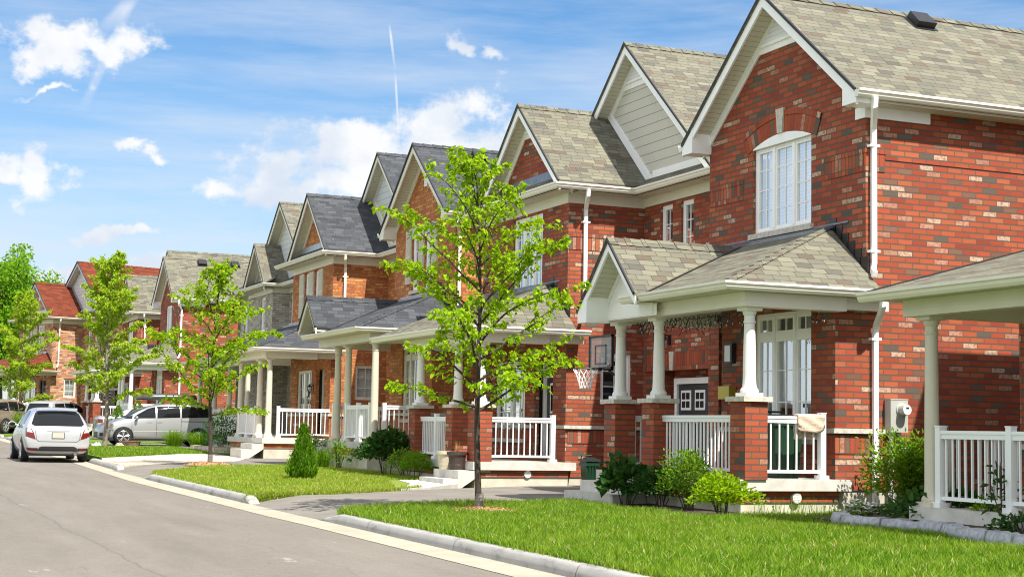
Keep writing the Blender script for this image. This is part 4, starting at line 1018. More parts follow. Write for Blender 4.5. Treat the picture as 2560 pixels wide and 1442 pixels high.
def shrub(name, base, rx, ry, h, n, size, mat, label, seed=0, cat='shrub', group=None, wide=.75, stems=9, lump=.5, up=.2, open_=0.0, flowers=None, top=1.0, heart=False):
    root = empty(name, base, label, cat, group); rs = np.random.RandomState(seed + 11); B = np.array(base)
    st = MB(); cs = []
    for i in range(stems):
        a = rs.uniform(0, 6.28); r = rs.uniform(.2, .95); tip = Vector((B[0] + rx * r * math.cos(a), B[1] + ry * r * math.sin(a), B[2] + h * (.55 + .45 * math.sqrt(max(0, 1 - r * r)) * rs.uniform(.75, 1.0))))
        b0 = Vector((B[0] + rx * .15 * math.cos(a), B[1] + ry * .15 * math.sin(a), B[2] - .03)); mid = b0.lerp(tip, .5) + Vector((0, 0, h * .08)); st.tube([b0, mid, tip], [.009, .007, .003], 5, False); cs.append((b0, mid, tip))
    P, D, Nn, S = [], [], [], []
    lumps = rv(rs, 16); lw = rs.uniform(-lump, lump, 16)
    k = int(n * (1 - open_)); v = rv(rs, k); v[:, 2] = np.abs(v[:, 2]) * 1.0 - .15 * rs.uniform(size=k)
    rr = rs.uniform(.25, 1, k) ** .45; f = 1 + (np.exp(6 * (v @ lumps.T - 1)) @ lw)
    Q = v * (rr * f)[:, None] * np.array([rx, ry, h * .62 * top]); Q[:, 2] += h * .36
    ok = Q[:, 2] > .02; Q, v = Q[ok], v[ok]
    P += list(B + Q); D += list(v + rs.normal(size=v.shape) * .5 + np.array([0, 0, up])); Nn += list(v * .5 + np.array([0, 0, .8]) + rs.normal(size=v.shape) * .4); S += list(size * rs.uniform(.6, 1.25, len(v)))
    for _ in range(int(n * open_)):
        b0, mid, tip = cs[rs.randint(len(cs))]; t = rs.uniform(.25, 1); p = (b0.lerp(mid, t * 2) if t < .5 else mid.lerp(tip, t * 2 - 1)); q = rs.normal(size=3) * .055
        P.append(np.array(p) + q); D.append(q * 8 + rs.normal(size=3) * .4 + np.array([0, 0, up])); Nn.append(rs.normal(size=3) * .5 + np.array([0, 0, 1])); S.append(size * rs.uniform(.6, 1.2))
    st.build('stems', M['bark'], root); leaf_mesh('foliage', P, D, Nn, S, M[mat], root, wide, heart=heart)
    if flowers:
        cnt, fs, fc = flowers; fm = MB()
        for i in range(cnt):
            q = np.array(P[rs.randint(len(P))]); q = q + (q - B - np.array([0, 0, h * .3])) * .12
            for j in range(5):
                a = j * 1.257 + rs.uniform(0, .5); d1, d2 = Vector((math.cos(a - .55), math.sin(a - .55), .35)) * fs, Vector((math.cos(a + .55), math.sin(a + .55), .35)) * fs
                c = Vector(q) + Vector((0, 0, .02)); fm.poly((c, c + d1, c + (d1 + d2) * .72, c + d2))
        fm.build('petals', fc, root)
    return root

def conifer(base, r, h, n, label, seed=4, mat='leaf_cedar', group=None):
    root = empty('conifer', base, label, 'shrub', group); rs = np.random.RandomState(seed); B = np.array(base); P, D, Nn, S = [], [], [], []
    for i in range(n):
        f = rs.uniform(0, 1) ** 1.25; a = rs.uniform(0, 6.283); lob = 1 + .22 * math.sin(a * 3 + f * 9 + seed) + .12 * math.sin(a * 7 - f * 14)
        R_ = r * (min(1, (f + .06) * 6) ** .5) * (1 - f) ** .8 * lob + .02; q = rs.uniform(.45, 1) ** .5 * R_
        P.append(B + np.array([q * math.cos(a), q * math.sin(a), h * f * .96 + .02])); D.append(np.array([math.cos(a) * .45, math.sin(a) * .45, 1.0]) + rs.normal(size=3) * .22); Nn.append(np.array([math.cos(a), math.sin(a), .1]) + rs.normal(size=3) * .3); S.append(rs.uniform(.06, .13) * (1.15 - .5 * f))
    t = MB(); t.tube([Vector(base), Vector(base) + Vector((0, 0, h * .9))], [.03, .005], 6); t.build('trunk', M['bark'], root); leaf_mesh('foliage', P, D, Nn, S, M[mat], root, .34, heart=False); return root

def grass_clump(base, r, h, n, label, mat='leaf_mid', seed=5, group=None, w=.012, name='ornamental_grass'):
    root = empty(name, base, label, 'plant', group); rs = np.random.RandomState(seed); V, F = [], []
    for i in range(n):
        a = rs.uniform(0, 6.283); o = np.array(base) + np.array([math.cos(a), math.sin(a), 0]) * rs.uniform(0, r * .4); lean = rs.uniform(.1, 1.0) * r; hh = h * rs.uniform(.6, 1.05); sd = np.array([-math.sin(a), math.cos(a), 0]) * w
        b = len(V)
        for t in (0, .5, .85):
            c = o + np.array([math.cos(a) * lean * t ** 2, math.sin(a) * lean * t ** 2, hh * (t - .25 * t ** 3 * lean / r)]); V += [c - sd * (1 - t * .7), c + sd * (1 - t * .7)]
        F += [(b, b + 1, b + 3, b + 2), (b + 2, b + 3, b + 5, b + 4)]
    npmesh('blades', V, F, M[mat], root); return root

def inside(px, py, poly):
    r = np.zeros(len(px), bool); n = len(poly); j = n - 1
    for i in range(n):
        xi, yi = poly[i]; xj, yj = poly[j]; c = ((yi > py) != (yj > py)) & (px < (xj - xi) * (py - yi) / (yj - yi + 1e-12) + xi); r ^= c; j = i
    return r
def turf(name, poly, dens, hgt, mat, seed, width=.006, holes=(), z_=None):
    rs = np.random.RandomState(seed); xs = [p[0] for p in poly]; ysx = [p[1] for p in poly]
    A = (max(xs) - min(xs)) * (max(ysx) - min(ysx)); n = int(A * dens); x = rs.uniform(min(xs), max(xs), n); y = rs.uniform(min(ysx), max(ysx), n); ok = inside(x, y, poly)
    for hx, hy, hr in holes: ok &= ((x - hx) ** 2 + (y - hy) ** 2 > hr * hr)
    patch = np.sin(x * 2.1 + 1.3 * np.sin(y * 1.7)) * np.sin(y * 1.9 + 1.1 * np.sin(x * 2.3)); ok &= rs.uniform(size=n) < (.72 + .28 * patch)
    x, y, patch = x[ok], y[ok], patch[ok]; n = len(x)
    z = np.interp(y, [0, 22, 45, 60, 100, 200], [-1.30, -1.30, -1.14, -1.0, -.75, -.3]) + .148
    a = rs.uniform(0, 6.283, n); h = hgt * rs.uniform(.45, 1.15, n) * (1 + .25 * patch); ln = h * rs.uniform(.15, .95, n); b = rs.uniform(0, 6.283, n)
    o = np.stack([x, y, z], 1); sd = np.stack([np.cos(a), np.sin(a), 0 * a], 1) * width * rs.uniform(.7, 1.3, n)[:, None]; ld = np.stack([np.cos(b), np.sin(b), 0 * b], 1) * ln[:, None]; up = np.stack([0 * h, 0 * h, h], 1)
    V = np.stack([o - sd, o + sd, o + ld * .35 + up * .6 + sd * .8, o + ld * .35 + up * .6 - sd * .8, o + ld + up + sd * .12, o + ld + up - sd * .12], 1).reshape(-1, 3)
    k = (np.arange(n) * 6)[:, None]; F = np.concatenate([k + np.array([[0, 1, 2, 3]]), k + np.array([[3, 2, 4, 5]])], 1).reshape(-1, 4)
    o = npmesh(name, V, F, M[mat]); return tag(o, kind='stuff')

def edge_turf(name, line, n, hgt, mat, seed, width=.006, drop=.12):
    """tufts hanging over a lawn edge"""
    rs = np.random.RandomState(seed); L = np.array(line, float); seg = np.linalg.norm(np.diff(L, axis=0), axis=1); cum = np.concatenate([[0], np.cumsum(seg)]); t = rs.uniform(0, cum[-1], n)
    x = np.interp(t, cum, L[:, 0]) + rs.normal(size=n) * .035; y = np.interp(t, cum, L[:, 1]) + rs.normal(size=n) * .035; z = np.interp(y, [0, 22, 45, 60, 100, 200], [-1.30, -1.30, -1.14, -1.0, -.75, -.3]) + .15 - rs.uniform(0, drop, n)
    a = rs.uniform(0, 6.283, n); b = rs.uniform(0, 6.283, n); h = hgt * rs.uniform(.5, 1.3, n); l = h * rs.uniform(.2, 1.1, n)
    o = np.stack([x, y, z], 1); sd = np.stack([np.cos(a), np.sin(a), 0 * a], 1) * width; ld = np.stack([np.cos(b), np.sin(b), 0 * b], 1) * l[:, None]; up = np.stack([0 * h, 0 * h, h], 1)
    V = np.stack([o - sd, o + sd, o + ld * .35 + up * .6 + sd * .8, o + ld * .35 + up * .6 - sd * .8, o + ld + up + sd * .12, o + ld + up - sd * .12], 1).reshape(-1, 3); k = (np.arange(n) * 6)[:, None]
    return tag(npmesh(name, V, np.concatenate([k + np.array([[0, 1, 2, 3]]), k + np.array([[3, 2, 4, 5]])], 1).reshape(-1, 4), M[mat]), kind='stuff')
# ------------------------------------------------------------------ vehicles
from mathutils.bvhtree import BVHTree
M['paint_silver'] = plain('silver car paint', (.42, .43, .44), .24, metal=.4, coat=.6)
M['paint_white'] = plain('pearl white car paint', (.44, .45, .465), .24, metal=.3, coat=.7)
M['paint_tan'] = plain('tan car paint', (.30, .24, .17), .25, metal=.4, coat=.5)
M['tyre'] = plain('black rubber', (.018, .018, .018), .8)
M['rim'] = plain('alloy wheel', (.62, .63, .64), .25, metal=.8)
M['trim_black'] = plain('black plastic', (.02, .02, .022), .45)
M['tail_red'] = plain('red tail lamp', (.13, .010, .006), .15, coat=.3)
M['lamp_clear'] = plain('clear lamp lens', (.55, .54, .52), .1, coat=.6)
M['amber'] = plain('amber lamp', (.7, .22, .03), .15)
M['plate'] = plain('blank number plate', (.40, .38, .31), .5)
M['roof_box'] = plain('dark grey roof box plastic', (.05, .055, .06), .25)
M['steel'] = plain('exhaust steel', (.35, .35, .36), .3, metal=.9)
class Car:
    def __init__(s, name, label, prof, L, W, paint, loc, heading, cat='car', group=None):
        """prof rows: u (0 rear .. 1 front), z low, half width low, z mid, half mid, z belt, half belt, z roof, half roof"""
        s.root = empty(name, (0, 0, 0), label, cat, group); s.L, s.W = L, W; me = bpy.data.meshes.new('body'); V, F = [], []
        for (u, zl, hl, zm, hm, zb, hb, zr, hr) in prof:
            x = (u - .5) * L
            ring = [(0, zl), (hl * .8, zl), (hl, zl + .06), (hm, zm), (hm * .995, (zm + zb) / 2), (hb, zb), ((hb + hr) / 2 + .015, (zb + zr) / 2), (hr, zr - .04), (hr * .8, zr), (0, zr + .02)]
            ring = [(a * W, b) for a, b in ring]; full = ring + [(-a, b) for a, b in ring[-2:0:-1]]
            V.append([(x, a, b) for a, b in full])
        k = len(V[0]); vv = [p for r in V for p in r]
        for i in range(len(V) - 1):
            for j in range(k): F.append((i * k + j, i * k + (j + 1) % k, (i + 1) * k + (j + 1) % k, (i + 1) * k + j))
        F.append(tuple(range(k))[::-1]); F.append(tuple((len(V) - 1) * k + j for j in range(k)))
        me.from_pydata(vv, [], F); me.materials.append(M[paint]); o = bpy.data.objects.new('tmp', me); col.objects.link(o)
        sub = o.modifiers.new('s', 'SUBSURF'); sub.levels = 2; sub.render_levels = 2
        dg = bpy.context.evaluated_depsgraph_get(); dg.update(); ev = o.evaluated_get(dg); m2 = bpy.data.meshes.new_from_object(ev); bpy.data.objects.remove(o)
        m2.polygons.foreach_set('use_smooth', [True] * len(m2.polygons)); m2.name = 'body'
        b = bpy.data.objects.new('body', m2); col.objects.link(b); b.parent = s.root; ORG[b.name] = Vector((0, 0, 0)); s.body = b
        s.bvh = BVHTree.FromPolygons([v.co.copy() for v in m2.vertices], [tuple(p.vertices) for p in m2.polygons]); s.loc, s.heading = loc, heading
    def hit(s, view, a, b):
        if view == 'L': o, d = Vector((a, 3, b)), Vector((0, -1, 0))
        elif view == 'Rt': o, d = Vector((a, -3, b)), Vector((0, 1, 0))
        elif view == 'rear': o, d = Vector((-5, a, b)), Vector((1, 0, 0))
        else: o, d = Vector((5, a, b)), Vector((-1, 0, 0))
        p, n, i, t = s.bvh.ray_cast(o, d)
        return (p, d) if p is not None else (None, d)
    def decal(s, name, view, outline, mat, lift=.006, parent=None, rows=12, cols=12):
        """convex-ish outline [(a, z)] projected on to the body and lifted off it"""
        zs = [p[1] for p in outline]; z0, z1 = min(zs) + 1e-4, max(zs) - 1e-4; G = []
        for i in range(rows + 1):
            z = z0 + (z1 - z0) * i / rows; xs = []
            for k in range(len(outline)):
                (a, b), (c, d) = outline[k], outline[(k + 1) % len(outline)]
                if (b - z) * (d - z) <= 0 and abs(b - d) > 1e-9: xs.append(a + (c - a) * (z - b) / (d - b))
            if len(xs) < 2: G.append(None); continue
            lo, hi = min(xs), max(xs); G.append([s.hit(view, lo + (hi - lo) * j / cols, z) for j in range(cols + 1)])
        mb = MB()
        for r, q in zip(G[:-1], G[1:]):
            if r is None or q is None: continue
            for j in range(cols):
                c4 = [r[j], r[j + 1], q[j + 1], q[j]]
                if any(c[0] is None for c in c4): continue
                mb.poly([c[0] - c[1] * lift for c in c4], 0, True)
        if not mb.f: return None
        return mb.build(name, M[mat], parent or s.root, merge=True)
    def disc(s, cx, cz, r, n=20): return [(cx + r * math.cos(2 * math.pi * i / n), cz + r * math.sin(2 * math.pi * i / n)) for i in range(n)]
    def wheels(s, xs, r, spokes=5, half=None, arch=.06):
        hw = half or s.W * .5
        for sd, vw in ((1, 'L'), (-1, 'Rt')):
            for x in xs:
                s.decal('wheel_arch', vw, s.disc(x, r, r + arch), 'trim_black', .004, rows=18, cols=18)
                t = MB(); y = sd * (hw - .005); ax = -sd
                t.lathe((x, y, r), [(r * .66, 0), (r * .70, .012 * sd), (r * .9, .016 * sd), (r * .985, -.01 * sd), (r, -.04 * sd), (r, -.19 * sd), (r * .6, -.2 * sd)], 28, axis='Y')
                w = t.build('wheel', M['tyre'], s.root)
                k = MB(); k.lathe((x, y, r), [(r * .70, .008 * sd), (r * .66, .014 * sd), (r * .62, 0), (r * .6, -.05 * sd)], 28, axis='Y', cap=False)
                k.lathe((x, y, r), [(r * .16, .004 * sd), (r * .13, .016 * sd), (.01, .018 * sd)], 14, axis='Y')
                for i in range(spokes):
                    for q in (-.16, .16):
                        a = 2 * math.pi * i / spokes + .3; p0 = Vector((x + r * .12 * math.cos(a), y + .006 * sd, r + r * .12 * math.sin(a))); p1 = Vector((x + r * .64 * math.cos(a + q), y + .004 * sd, r + r * .64 * math.sin(a + q))); k.tube([p0, p1], [r * .07, r * .055], 6)
                k.build('rim', M['rim'], w); g = MB(); g.lathe((x, y - .03 * sd, r), [(r * .64, 0), (r * .64, -.01 * sd)], 24, axis='Y'); g.build('brake', M['trim_black'], w)
    def mirror(s, x, y, z, sd):
        m = MB(); m.ball((x, y + .09 * sd, z), .06, .11, .075, 12, 8); m.tube([(x, y - .04 * sd, z - .03), (x, y + .04 * sd, z - .01)], .025, 6); o = m.build('mirror', s.body.data.materials[0], s.root)
        k = MB(); k.ball((x - .045, y + .09 * sd, z), .02, .085, .055, 12, 6); k.build('mirror_glass', M['car_glass'], o)
    def line(s, view, pts, w=.012, mat='trim_black', name='door_seam'):
        mb = MB()
        for (a, b), (c, d) in zip(pts[:-1], pts[1:]):
            n = 8
            for i in range(n):
                p, q = (a + (c - a) * i / n, b + (d - b) * i / n), (a + (c - a) * (i + 1) / n, b + (d - b) * (i + 1) / n); t = Vector((q[0] - p[0], q[1] - p[1])).normalized(); nx, nz = -t.y * w / 2, t.x * w / 2
                H4 = [s.hit(view, p[0] + nx, p[1] + nz), s.hit(view, q[0] + nx, q[1] + nz), s.hit(view, q[0] - nx, q[1] - nz), s.hit(view, p[0] - nx, p[1] - nz)]
                if any(h[0] is None for h in H4): continue
                mb.poly([h[0] - h[1] * .004 for h in H4], 0, True)
        if mb.f: mb.build(name, M[mat], s.root)
    def done(s, scale=1.0):
        s.root.location = s.loc; s.root.rotation_euler[2] = s.heading; s.root.scale = (scale,) * 3; return s.root

def hatchback(loc, heading):
    P = [(.0, .40, .38, .53, .43, .70, .40, .78, .33), (.010, .29, .44, .52, .475, .82, .45, .93, .37), (.03, .22, .46, .52, .495, .90, .470, 1.02, .39), (.06, .20, .465, .52, .50, .93, .480, 1.15, .375), (.10, .19, .465, .54, .50, .945, .487, 1.33, .355),
         (.145, .19, .465, .56, .50, .95, .49, 1.425, .345), (.26, .19, .465, .56, .50, .945, .49, 1.49, .345), (.42, .19, .465, .56, .50, .93, .49, 1.50, .35), (.55, .19, .465, .55, .50, .92, .488, 1.455, .345), (.64, .19, .46, .55, .50, .91, .485, 1.31, .35), (.72, .19, .46, .55, .50, .90, .478, 1.07, .38), (.80, .2, .46, .54, .495, .86, .46, .96, .38), (.9, .2, .44, .52, .475, .78, .43, .88, .34), (.965, .22, .42, .5, .43, .68, .37, .76, .28), (1.0, .32, .33, .48, .35, .58, .3, .62, .22)]
    c = Car('parked_car', 'silver white hatchback seen from behind, parked on the road against the kerb', P, 4.3, 1.76, 'paint_white', loc, heading, 'car'); x = lambda u: (u - .5) * 4.3
    gl = c.decal('rear_window', 'rear', [(-.62, .985), (.62, .985), (.70, 1.03), (.585, 1.33), (.50, 1.385), (-.50, 1.385), (-.585, 1.33), (-.70, 1.03)], 'car_glass', .008, rows=14, cols=20)
    c.line('rear', [(-.28, 1.02), (.25, 1.055)], .022, name='wiper')
    for sd in (-1, 1):
        t = c.decal('tail_lamp', 'rear', [(sd * .59, .62), (sd * .86, .70), (sd * .87, .86), (sd * .82, .935), (sd * .72, .93), (sd * .66, .84)], 'tail_red', .012); c.decal('lamp_lens', 'rear', [(sd * .675, .80), (sd * .82, .81), (sd * .82, .91), (sd * .735, .915)], 'lamp_clear', .017, t)
        c.decal('reflector', 'rear', [(sd * .56, .315), (sd * .80, .33), (sd * .80, .385), (sd * .57, .37)], 'tail_red', .012)
        vw = 'L' if sd == 1 else 'Rt'
        c.decal('side_window', vw, [(x(.17), 1.02), (x(.40), 1.0), (x(.40), 1.40), (x(.26), 1.40), (x(.19), 1.30)], 'car_glass'); c.decal('side_window', vw, [(x(.42), 1.0), (x(.68), .97), (x(.66), 1.05), (x(.56), 1.37), (x(.42), 1.41)], 'car_glass')
        c.line(vw, [(x(.41), .35), (x(.41), 1.0)]); c.line(vw, [(x(.66), .3), (x(.68), .6), (x(.68), .95)]); c.line(vw, [(x(.24), .65), (x(.2), .95)]); c.line(vw, [(x(.29), .82), (x(.34), .825)], .03, 'rim', 'door_handle'); c.line(vw, [(x(.46), .81), (x(.51), .812)], .03, 'rim', 'door_handle')
        c.mirror(x(.66), sd * .86, 1.02, sd)
    c.decal('windscreen', 'front', [(-.62, 1.02), (.62, 1.02), (.5, 1.38), (-.5, 1.38)], 'car_glass'); c.decal('headlamp', 'front', [(.42, .66), (.7, .7), (.72, .8), (.5, .74)], 'lamp_clear'); c.decal('headlamp', 'front', [(-.42, .66), (-.7, .7), (-.72, .8), (-.5, .74)], 'lamp_clear')
    c.decal('bumper_insert', 'rear', [(-.52, .30), (.52, .30), (.50, .40), (.42, .43), (-.42, .43), (-.50, .40)], 'trim_black', .01); c.decal('bumper_lip', 'rear', [(-.84, .315), (-.52, .30), (-.52, .385), (-.82, .395)], 'trim_black', .007); c.decal('bumper_lip', 'rear', [(.84, .315), (.52, .30), (.52, .385), (.82, .395)], 'trim_black', .007)
    c.decal('number_plate', 'rear', [(-.155, .655), (.155, .655), (.155, .80), (-.155, .80)], 'plate', .016); c.decal('plate_frame', 'rear', [(-.17, .64), (.17, .64), (.17, .815), (-.17, .815)], 'trim_black', .011)
    c.line('rear', [(-.30, .845), (.30, .845)], .022, 'steel', 'tailgate_trim'); c.line('rear', [(-.58, .62), (-.50, .56), (.50, .56), (.58, .62)], .012, name='tailgate_seam'); c.line('rear', [(-.62, .96), (-.57, .62)], .012, name='tailgate_seam'); c.line('rear', [(.62, .96), (.57, .62)], .012, name='tailgate_seam')
    e = MB(); e.lathe((x(.0) + .03, -.48, .24), [(.055, 0), (.06, -.02), (.06, .3)], 16, axis='X', cap=False); e.lathe((x(.0) + .06, -.48, .24), [(.052, 0), (.05, .1)], 14, axis='X'); e.build('exhaust', M['steel'], c.root)
    u = MB(); u.box(x(.06), x(.95), -.74, .74, .17, .30); u.build('underbody', M['trim_black'], c.root)
    a = MB(); a.tube([(x(.2), 0, 1.47), (x(.17), 0, 1.62)], [.008, .003], 5); a.build('aerial', M['trim_black'], c.root); sp = MB(); sp.prism([(x(.135), -.55, 1.455), (x(.10), -.53, 1.42), (x(.10), .53, 1.42), (x(.135), .55, 1.455)], (0, 0, .025)); sp.build('spoiler', M['paint_white'], c.root)
    c.wheels((x(.205), x(.80)), .315, 7); return c.done()

def minivan(loc, heading):
    P = [(.0, .45, .36, .6, .41, .85, .40, .95, .36), (.012, .32, .43, .58, .47, .98, .45, 1.10, .40), (.03, .24, .45, .58, .495, 1.02, .47, 1.42, .385), (.06, .22, .46, .58, .50, 1.03, .48, 1.55, .385), (.15, .2, .46, .58, .50, 1.03, .487, 1.60, .39), (.32, .2, .46, .58, .50, 1.02, .49, 1.615, .39), (.48, .2, .46, .57, .50, .99, .49, 1.59, .385), (.60, .2, .46, .56, .50, .96, .488, 1.48, .38), (.70, .2, .46, .56, .50, .935, .485, 1.27, .375), (.785, .2, .46, .55, .50, .91, .475, 1.03, .38), (.86, .2, .46, .54, .495, .86, .455, .945, .37), (.93, .2, .45, .52, .47, .76, .42, .84, .33), (.975, .2, .42, .48, .42, .66, .37, .72, .28), (1.0, .26, .34, .42, .35, .54, .32, .58, .24)]
    c = Car('minivan', 'silver minivan with dark roof box, parked nose out on a driveway', P, 4.6, 1.75, 'paint_silver', loc, heading, 'minivan'); x = lambda u: (u - .5) * 4.6
    for sd in (-1, 1):
        vw = 'L' if sd == 1 else 'Rt'
        c.decal('side_window', vw, [(x(.545), 1.03), (x(.725), 1.0), (x(.70), 1.13), (x(.60), 1.40), (x(.545), 1.46)], 'car_glass'); c.decal('side_window', vw, [(x(.345), 1.06), (x(.53), 1.035), (x(.53), 1.475), (x(.345), 1.51)], 'car_glass'); c.decal('side_window', vw, [(x(.085), 1.09), (x(.33), 1.06), (x(.33), 1.51), (x(.12), 1.50)], 'car_glass'); c.decal('side_window', vw, [(x(.735), 1.0), (x(.80), .99), (x(.725), 1.14)], 'car_glass')
        c.line(vw, [(x(.735), .32), (x(.735), .97)]); c.line(vw, [(x(.535), .32), (x(.535), 1.02)]); c.line(vw, [(x(.335), .42), (x(.335), 1.04)]); c.line(vw, [(x(.08), .93), (x(.335), .93)], .025); c.line(vw, [(x(.34), .56), (x(.72), .53)], .02, 'lamp_clear', 'rub_strip')
        for u in (.57, .49): c.line(vw, [(x(u), .875), (x(u + .045), .87)], .04, 'rim', 'door_handle')
        c.line(vw, [(x(.28), .27), (x(.73), .26)], .07, 'paint_white', 'side_skirt')
        c.decal('headlamp', vw, [(x(.885), .71), (x(.975), .62), (x(.97), .68), (x(.90), .81)], 'lamp_clear', .008); c.decal('indicator', vw, [(x(.885), .73), (x(.91), .715), (x(.912), .775), (x(.893), .79)], 'amber', .011); c.mirror(x(.70), sd * .86, 1.03, sd); c.decal('fog_lamp_surround', vw, [(x(.93), .33), (x(.985), .34), (x(.985), .47), (x(.94), .44)], 'trim_black', .008)
    c.decal('grille', 'front', [(-.45, .28), (.45, .28), (.48, .5), (-.48, .5)], 'trim_black', .01); c.decal('windscreen', 'front', [(-.66, 1.04), (.66, 1.04), (.54, 1.45), (-.54, 1.45)], 'car_glass'); c.decal('rear_window', 'rear', [(-.6, 1.1), (.6, 1.1), (.52, 1.45), (-.52, 1.45)], 'car_glass')
    for sd in (-1, 1): c.decal('tail_lamp', 'rear', [(sd * .62, .75), (sd * .8, .8), (sd * .78, 1.15), (sd * .68, 1.1)], 'tail_red', .01)
    u = MB(); u.box(x(.06), x(.95), -.74, .74, .18, .3); u.build('underbody', M['trim_black'], c.root)
    for uu in (.25, .47):
        r = MB(); r.tube([(x(uu), -.62, 1.63), (x(uu), -.6, 1.7), (x(uu), .6, 1.7), (x(uu), .62, 1.63)], .022, 6); r.build('roof_bar', M['trim_black'], c.root)
    b = MB(); st = [(-1.35, .28, .1), (-1.3, .38, .17), (-.6, .42, .22), (.3, .41, .2), (.75, .36, .13), (.95, .22, .05)]; rg = []
    for a, w_, h_ in st: rg.append([Vector((a - .1, w_, 1.76)), Vector((a - .1, w_ * .96, 1.76 + h_ * .75)), Vector((a - .1, w_ * .7, 1.76 + h_)), Vector((a - .1, -w_ * .7, 1.76 + h_)), Vector((a - .1, -w_ * .96, 1.76 + h_ * .75)), Vector((a - .1, -w_, 1.76)), Vector((a - .1, -w_ * .9, 1.73)), Vector((a - .1, w_ * .9, 1.73))])
    for p, q in zip(rg[:-1], rg[1:]):
        for j in range(8): b.poly((p[j], p[(j + 1) % 8], q[(j + 1) % 8], q[j]), 0, True)
    b.poly(rg[0]); b.poly(rg[-1][::-1]); b.build('roof_box', M['roof_box'], c.root, merge=True)
    c.wheels((x(.19), x(.80)), .325, 5); return c.done()

def suv(loc, heading, paint, label, group):
    P = [(.0, .5, .38, .68, .43, .95, .42, 1.05, .38), (.012, .38, .44, .66, .48, 1.08, .46, 1.25, .40), (.03, .3, .46, .66, .497, 1.10, .475, 1.58, .40), (.06, .28, .46, .66, .50, 1.11, .485, 1.70, .40), (.2, .28, .46, .66, .50, 1.11, .49, 1.75, .40), (.45, .28, .46, .66, .50, 1.09, .49, 1.74, .40), (.57, .28, .46, .66, .50, 1.07, .488, 1.62, .39), (.66, .28, .46, .66, .50, 1.06, .48, 1.28, .40), (.72, .28, .46, .65, .50, 1.04, .475, 1.12, .41), (.9, .28, .46, .62, .49, .96, .45, 1.04, .38), (.975, .32, .44, .58, .46, .84, .42, .92, .34), (1.0, .4, .38, .55, .4, .7, .37, .75, .3)]
    c = Car('sport_utility_vehicle', label, P, 4.7, 1.82, paint, loc, heading, 'suv', group); x = lambda u: (u - .5) * 4.7
    c.decal('rear_window', 'rear', [(-.66, 1.15), (.66, 1.15), (.58, 1.58), (-.58, 1.58)], 'car_glass', .008); c.decal('windscreen', 'front', [(-.66, 1.15), (.66, 1.15), (.56, 1.6), (-.56, 1.6)], 'car_glass'); c.decal('number_plate', 'rear', [(-.16, .8), (.16, .8), (.16, .95), (-.16, .95)], 'plate', .012); c.decal('bumper', 'rear', [(-.8, .38), (.8, .38), (.82, .62), (-.82, .62)], 'trim_black', .01)
    for sd in (-1, 1):
        vw = 'L' if sd == 1 else 'Rt'; c.decal('tail_lamp', 'rear', [(sd * .66, .8), (sd * .86, .82), (sd * .84, 1.1), (sd * .7, 1.08)], 'tail_red', .01)
        c.decal('side_window', vw, [(x(.06), 1.16), (x(.25), 1.15), (x(.25), 1.6), (x(.09), 1.58)], 'car_glass'); c.decal('side_window', vw, [(x(.265), 1.15), (x(.43), 1.14), (x(.43), 1.62), (x(.265), 1.62)], 'car_glass'); c.decal('side_window', vw, [(x(.445), 1.14), (x(.64), 1.12), (x(.57), 1.5), (x(.445), 1.6)], 'car_glass')
        for u in (.25, .44, .65): c.line(vw, [(x(u), .45), (x(u), 1.1)])
        c.line(vw, [(x(.25), .55), (x(.68), .55)], .05); c.mirror(x(.63), sd * .9, 1.2, sd); c.decal('headlamp', 'front', [(sd * .45, .8), (sd * .72, .82), (sd * .74, .95), (sd * .5, .92)], 'lamp_clear')
    u = MB(); u.box(x(.06), x(.95), -.76, .76, .26, .4); u.build('underbody', M['trim_black'], c.root); c.wheels((x(.2), x(.80)), .37, 6); return c.done()

